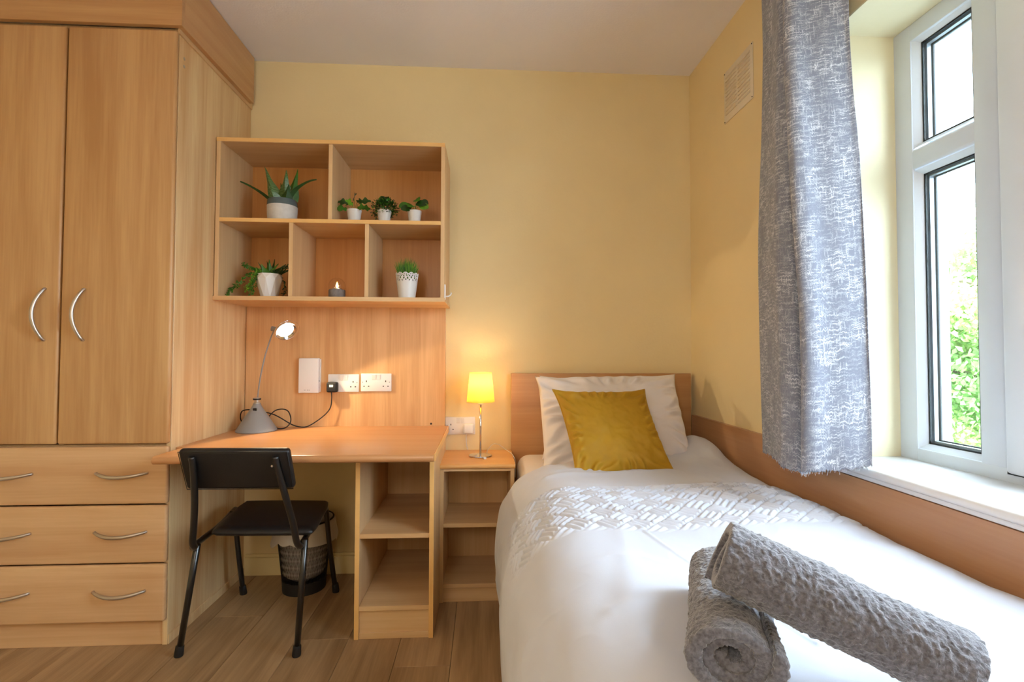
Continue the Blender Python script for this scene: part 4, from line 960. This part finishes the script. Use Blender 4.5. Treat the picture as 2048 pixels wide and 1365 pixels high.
build('liner', MB().lathe([(R0-.004, .002), (R0+.0085, .085), (0, .085)], c, 32), M['greyp'], gp, smooth='auto')
mb = MB(); mb2 = MB()
for k in range(420):
    a = rs.uniform(0, 2*PI); q = rs.random()**.6; p = c+Vector((.028*q*math.cos(a), .028*q*math.sin(a), .086))
    d = Vector((math.cos(a)*q*.42+rs.uniform(-.12, .12), math.sin(a)*q*.42+rs.uniform(-.12, .12), 1))
    (mb if rs.random() < .5 else mb2).poly(*blade(p, d, (0, 1, .1), rs.uniform(.06, .112)*(1.05-.3*q), .0026, rs.uniform(-.35, .35), n=5, prof=lambda t: (1-t)**.6, fold=.2, th=.0003))
build('grass_blades', mb, M['leafm'], gp, kind='stuff'); build('bright_grass_blades', mb2, M['leafl'], gp, kind='stuff')

# ================================================================== OUTSIDE
g = build('ground_outside', MB().box(1.5, 60, -40, 50, -3.2, -3.0), M['grass']); tag(g, kind='structure')
tr = empty('tree', (8.4, 6.7, -3.0), 'leafy bright green tree seen through the window', 'tree')
build('trunk', MB().tube(spline([(8.4, 6.7, -3.0), (8.35, 6.72, -1.2), (8.5, 6.65, .4), (8.4, 6.7, 1.8)], 6), [.2, .19, .18, .18, .17, .17, .16, .16, .15, .15, .14, .14, .13, .12, .11, .1, .09, .08, .07], 10), M['bark'], tr, smooth=True)
br = MB()
rs = random.Random(9)
for k in range(14):
    a = rs.uniform(0, 2*PI); z0 = rs.uniform(-.6, 1.6); br.tube([(8.42, 6.7, z0), (8.42+math.cos(a)*1.0, 6.7+math.sin(a)*1.0, z0+.5), (8.42+math.cos(a)*1.9, 6.7+math.sin(a)*1.9, z0+.7)], [.07, .04, .015], 6)
build('branches', br, M['bark'], tr, kind='stuff')
def foliage(n, seed, mat, c, R, rmin):
    rg = np.random.RandomState(seed)
    # clumped points
    cl = rg.randn(150, 3); cl /= np.linalg.norm(cl, axis=1, keepdims=True); cl *= (rg.rand(150, 1)**.5*.6+.38)
    k = rg.randint(0, 150, n); p = cl[k]+rg.randn(n, 3)*.075; p = p*np.array(R)+np.array(c)
    d = rg.randn(n, 3); d /= np.linalg.norm(d, axis=1, keepdims=True); q = rg.randn(n, 3); q -= (q*d).sum(1, keepdims=True)*d; q /= np.linalg.norm(q, axis=1, keepdims=True)
    s = rg.uniform(.03, .065, (n, 1)); nn = np.cross(d, q)
    V = np.stack([p-d*s, p+q*s*.6+nn*s*.15, p+d*s, p-q*s*.6+nn*s*.15], 1).reshape(-1, 3)
    F = np.arange(4*n).reshape(-1, 4)
    me = bpy.data.meshes.new('foliage'); me.vertices.add(4*n); me.vertices.foreach_set('co', (V-np.array(tr.location)).astype(np.float32).ravel())
    me.loops.add(4*n); me.loops.foreach_set('vertex_index', F.ravel().astype(np.int32)); me.polygons.add(n); me.polygons.foreach_set('loop_start', (np.arange(n)*4).astype(np.int32)); me.update(calc_edges=True)
    me.materials.append(mat); o = bpy.data.objects.new('foliage', me); COL.objects.link(o); o.parent = tr; o['kind'] = 'stuff'
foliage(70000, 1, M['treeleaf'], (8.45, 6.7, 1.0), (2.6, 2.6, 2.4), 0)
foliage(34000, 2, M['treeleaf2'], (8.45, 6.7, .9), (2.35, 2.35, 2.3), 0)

# ================================================================== LAMP LIGHT
def point(name, loc, power, color, size=.02):
    l = bpy.data.lights.new(name, 'POINT'); l.energy = power; l.color = color; l.shadow_soft_size = size
    o = bpy.data.objects.new(name, l); COL.objects.link(o); o.location = loc; return o
point('bedside_bulb_light', TC+Vector((0, 0, .345)), 1.3, (1, .76, .45), .015)
l = bpy.data.lights.new('desk_lamp_light', 'SPOT'); l.energy = 13; l.color = (1, .78, .48); l.spot_size = 2.15; l.spot_blend = .10; l.shadow_soft_size = .012
o = bpy.data.objects.new('desk_lamp_light', l); COL.objects.link(o); o.location = hc+hn*.012; o.rotation_euler = Vector(hn).to_track_quat('-Z', 'Y').to_euler()
point('candle_light', Vector((-.657, 2.27, SZ0+.068)), .28, (1, .55, .2), .006)
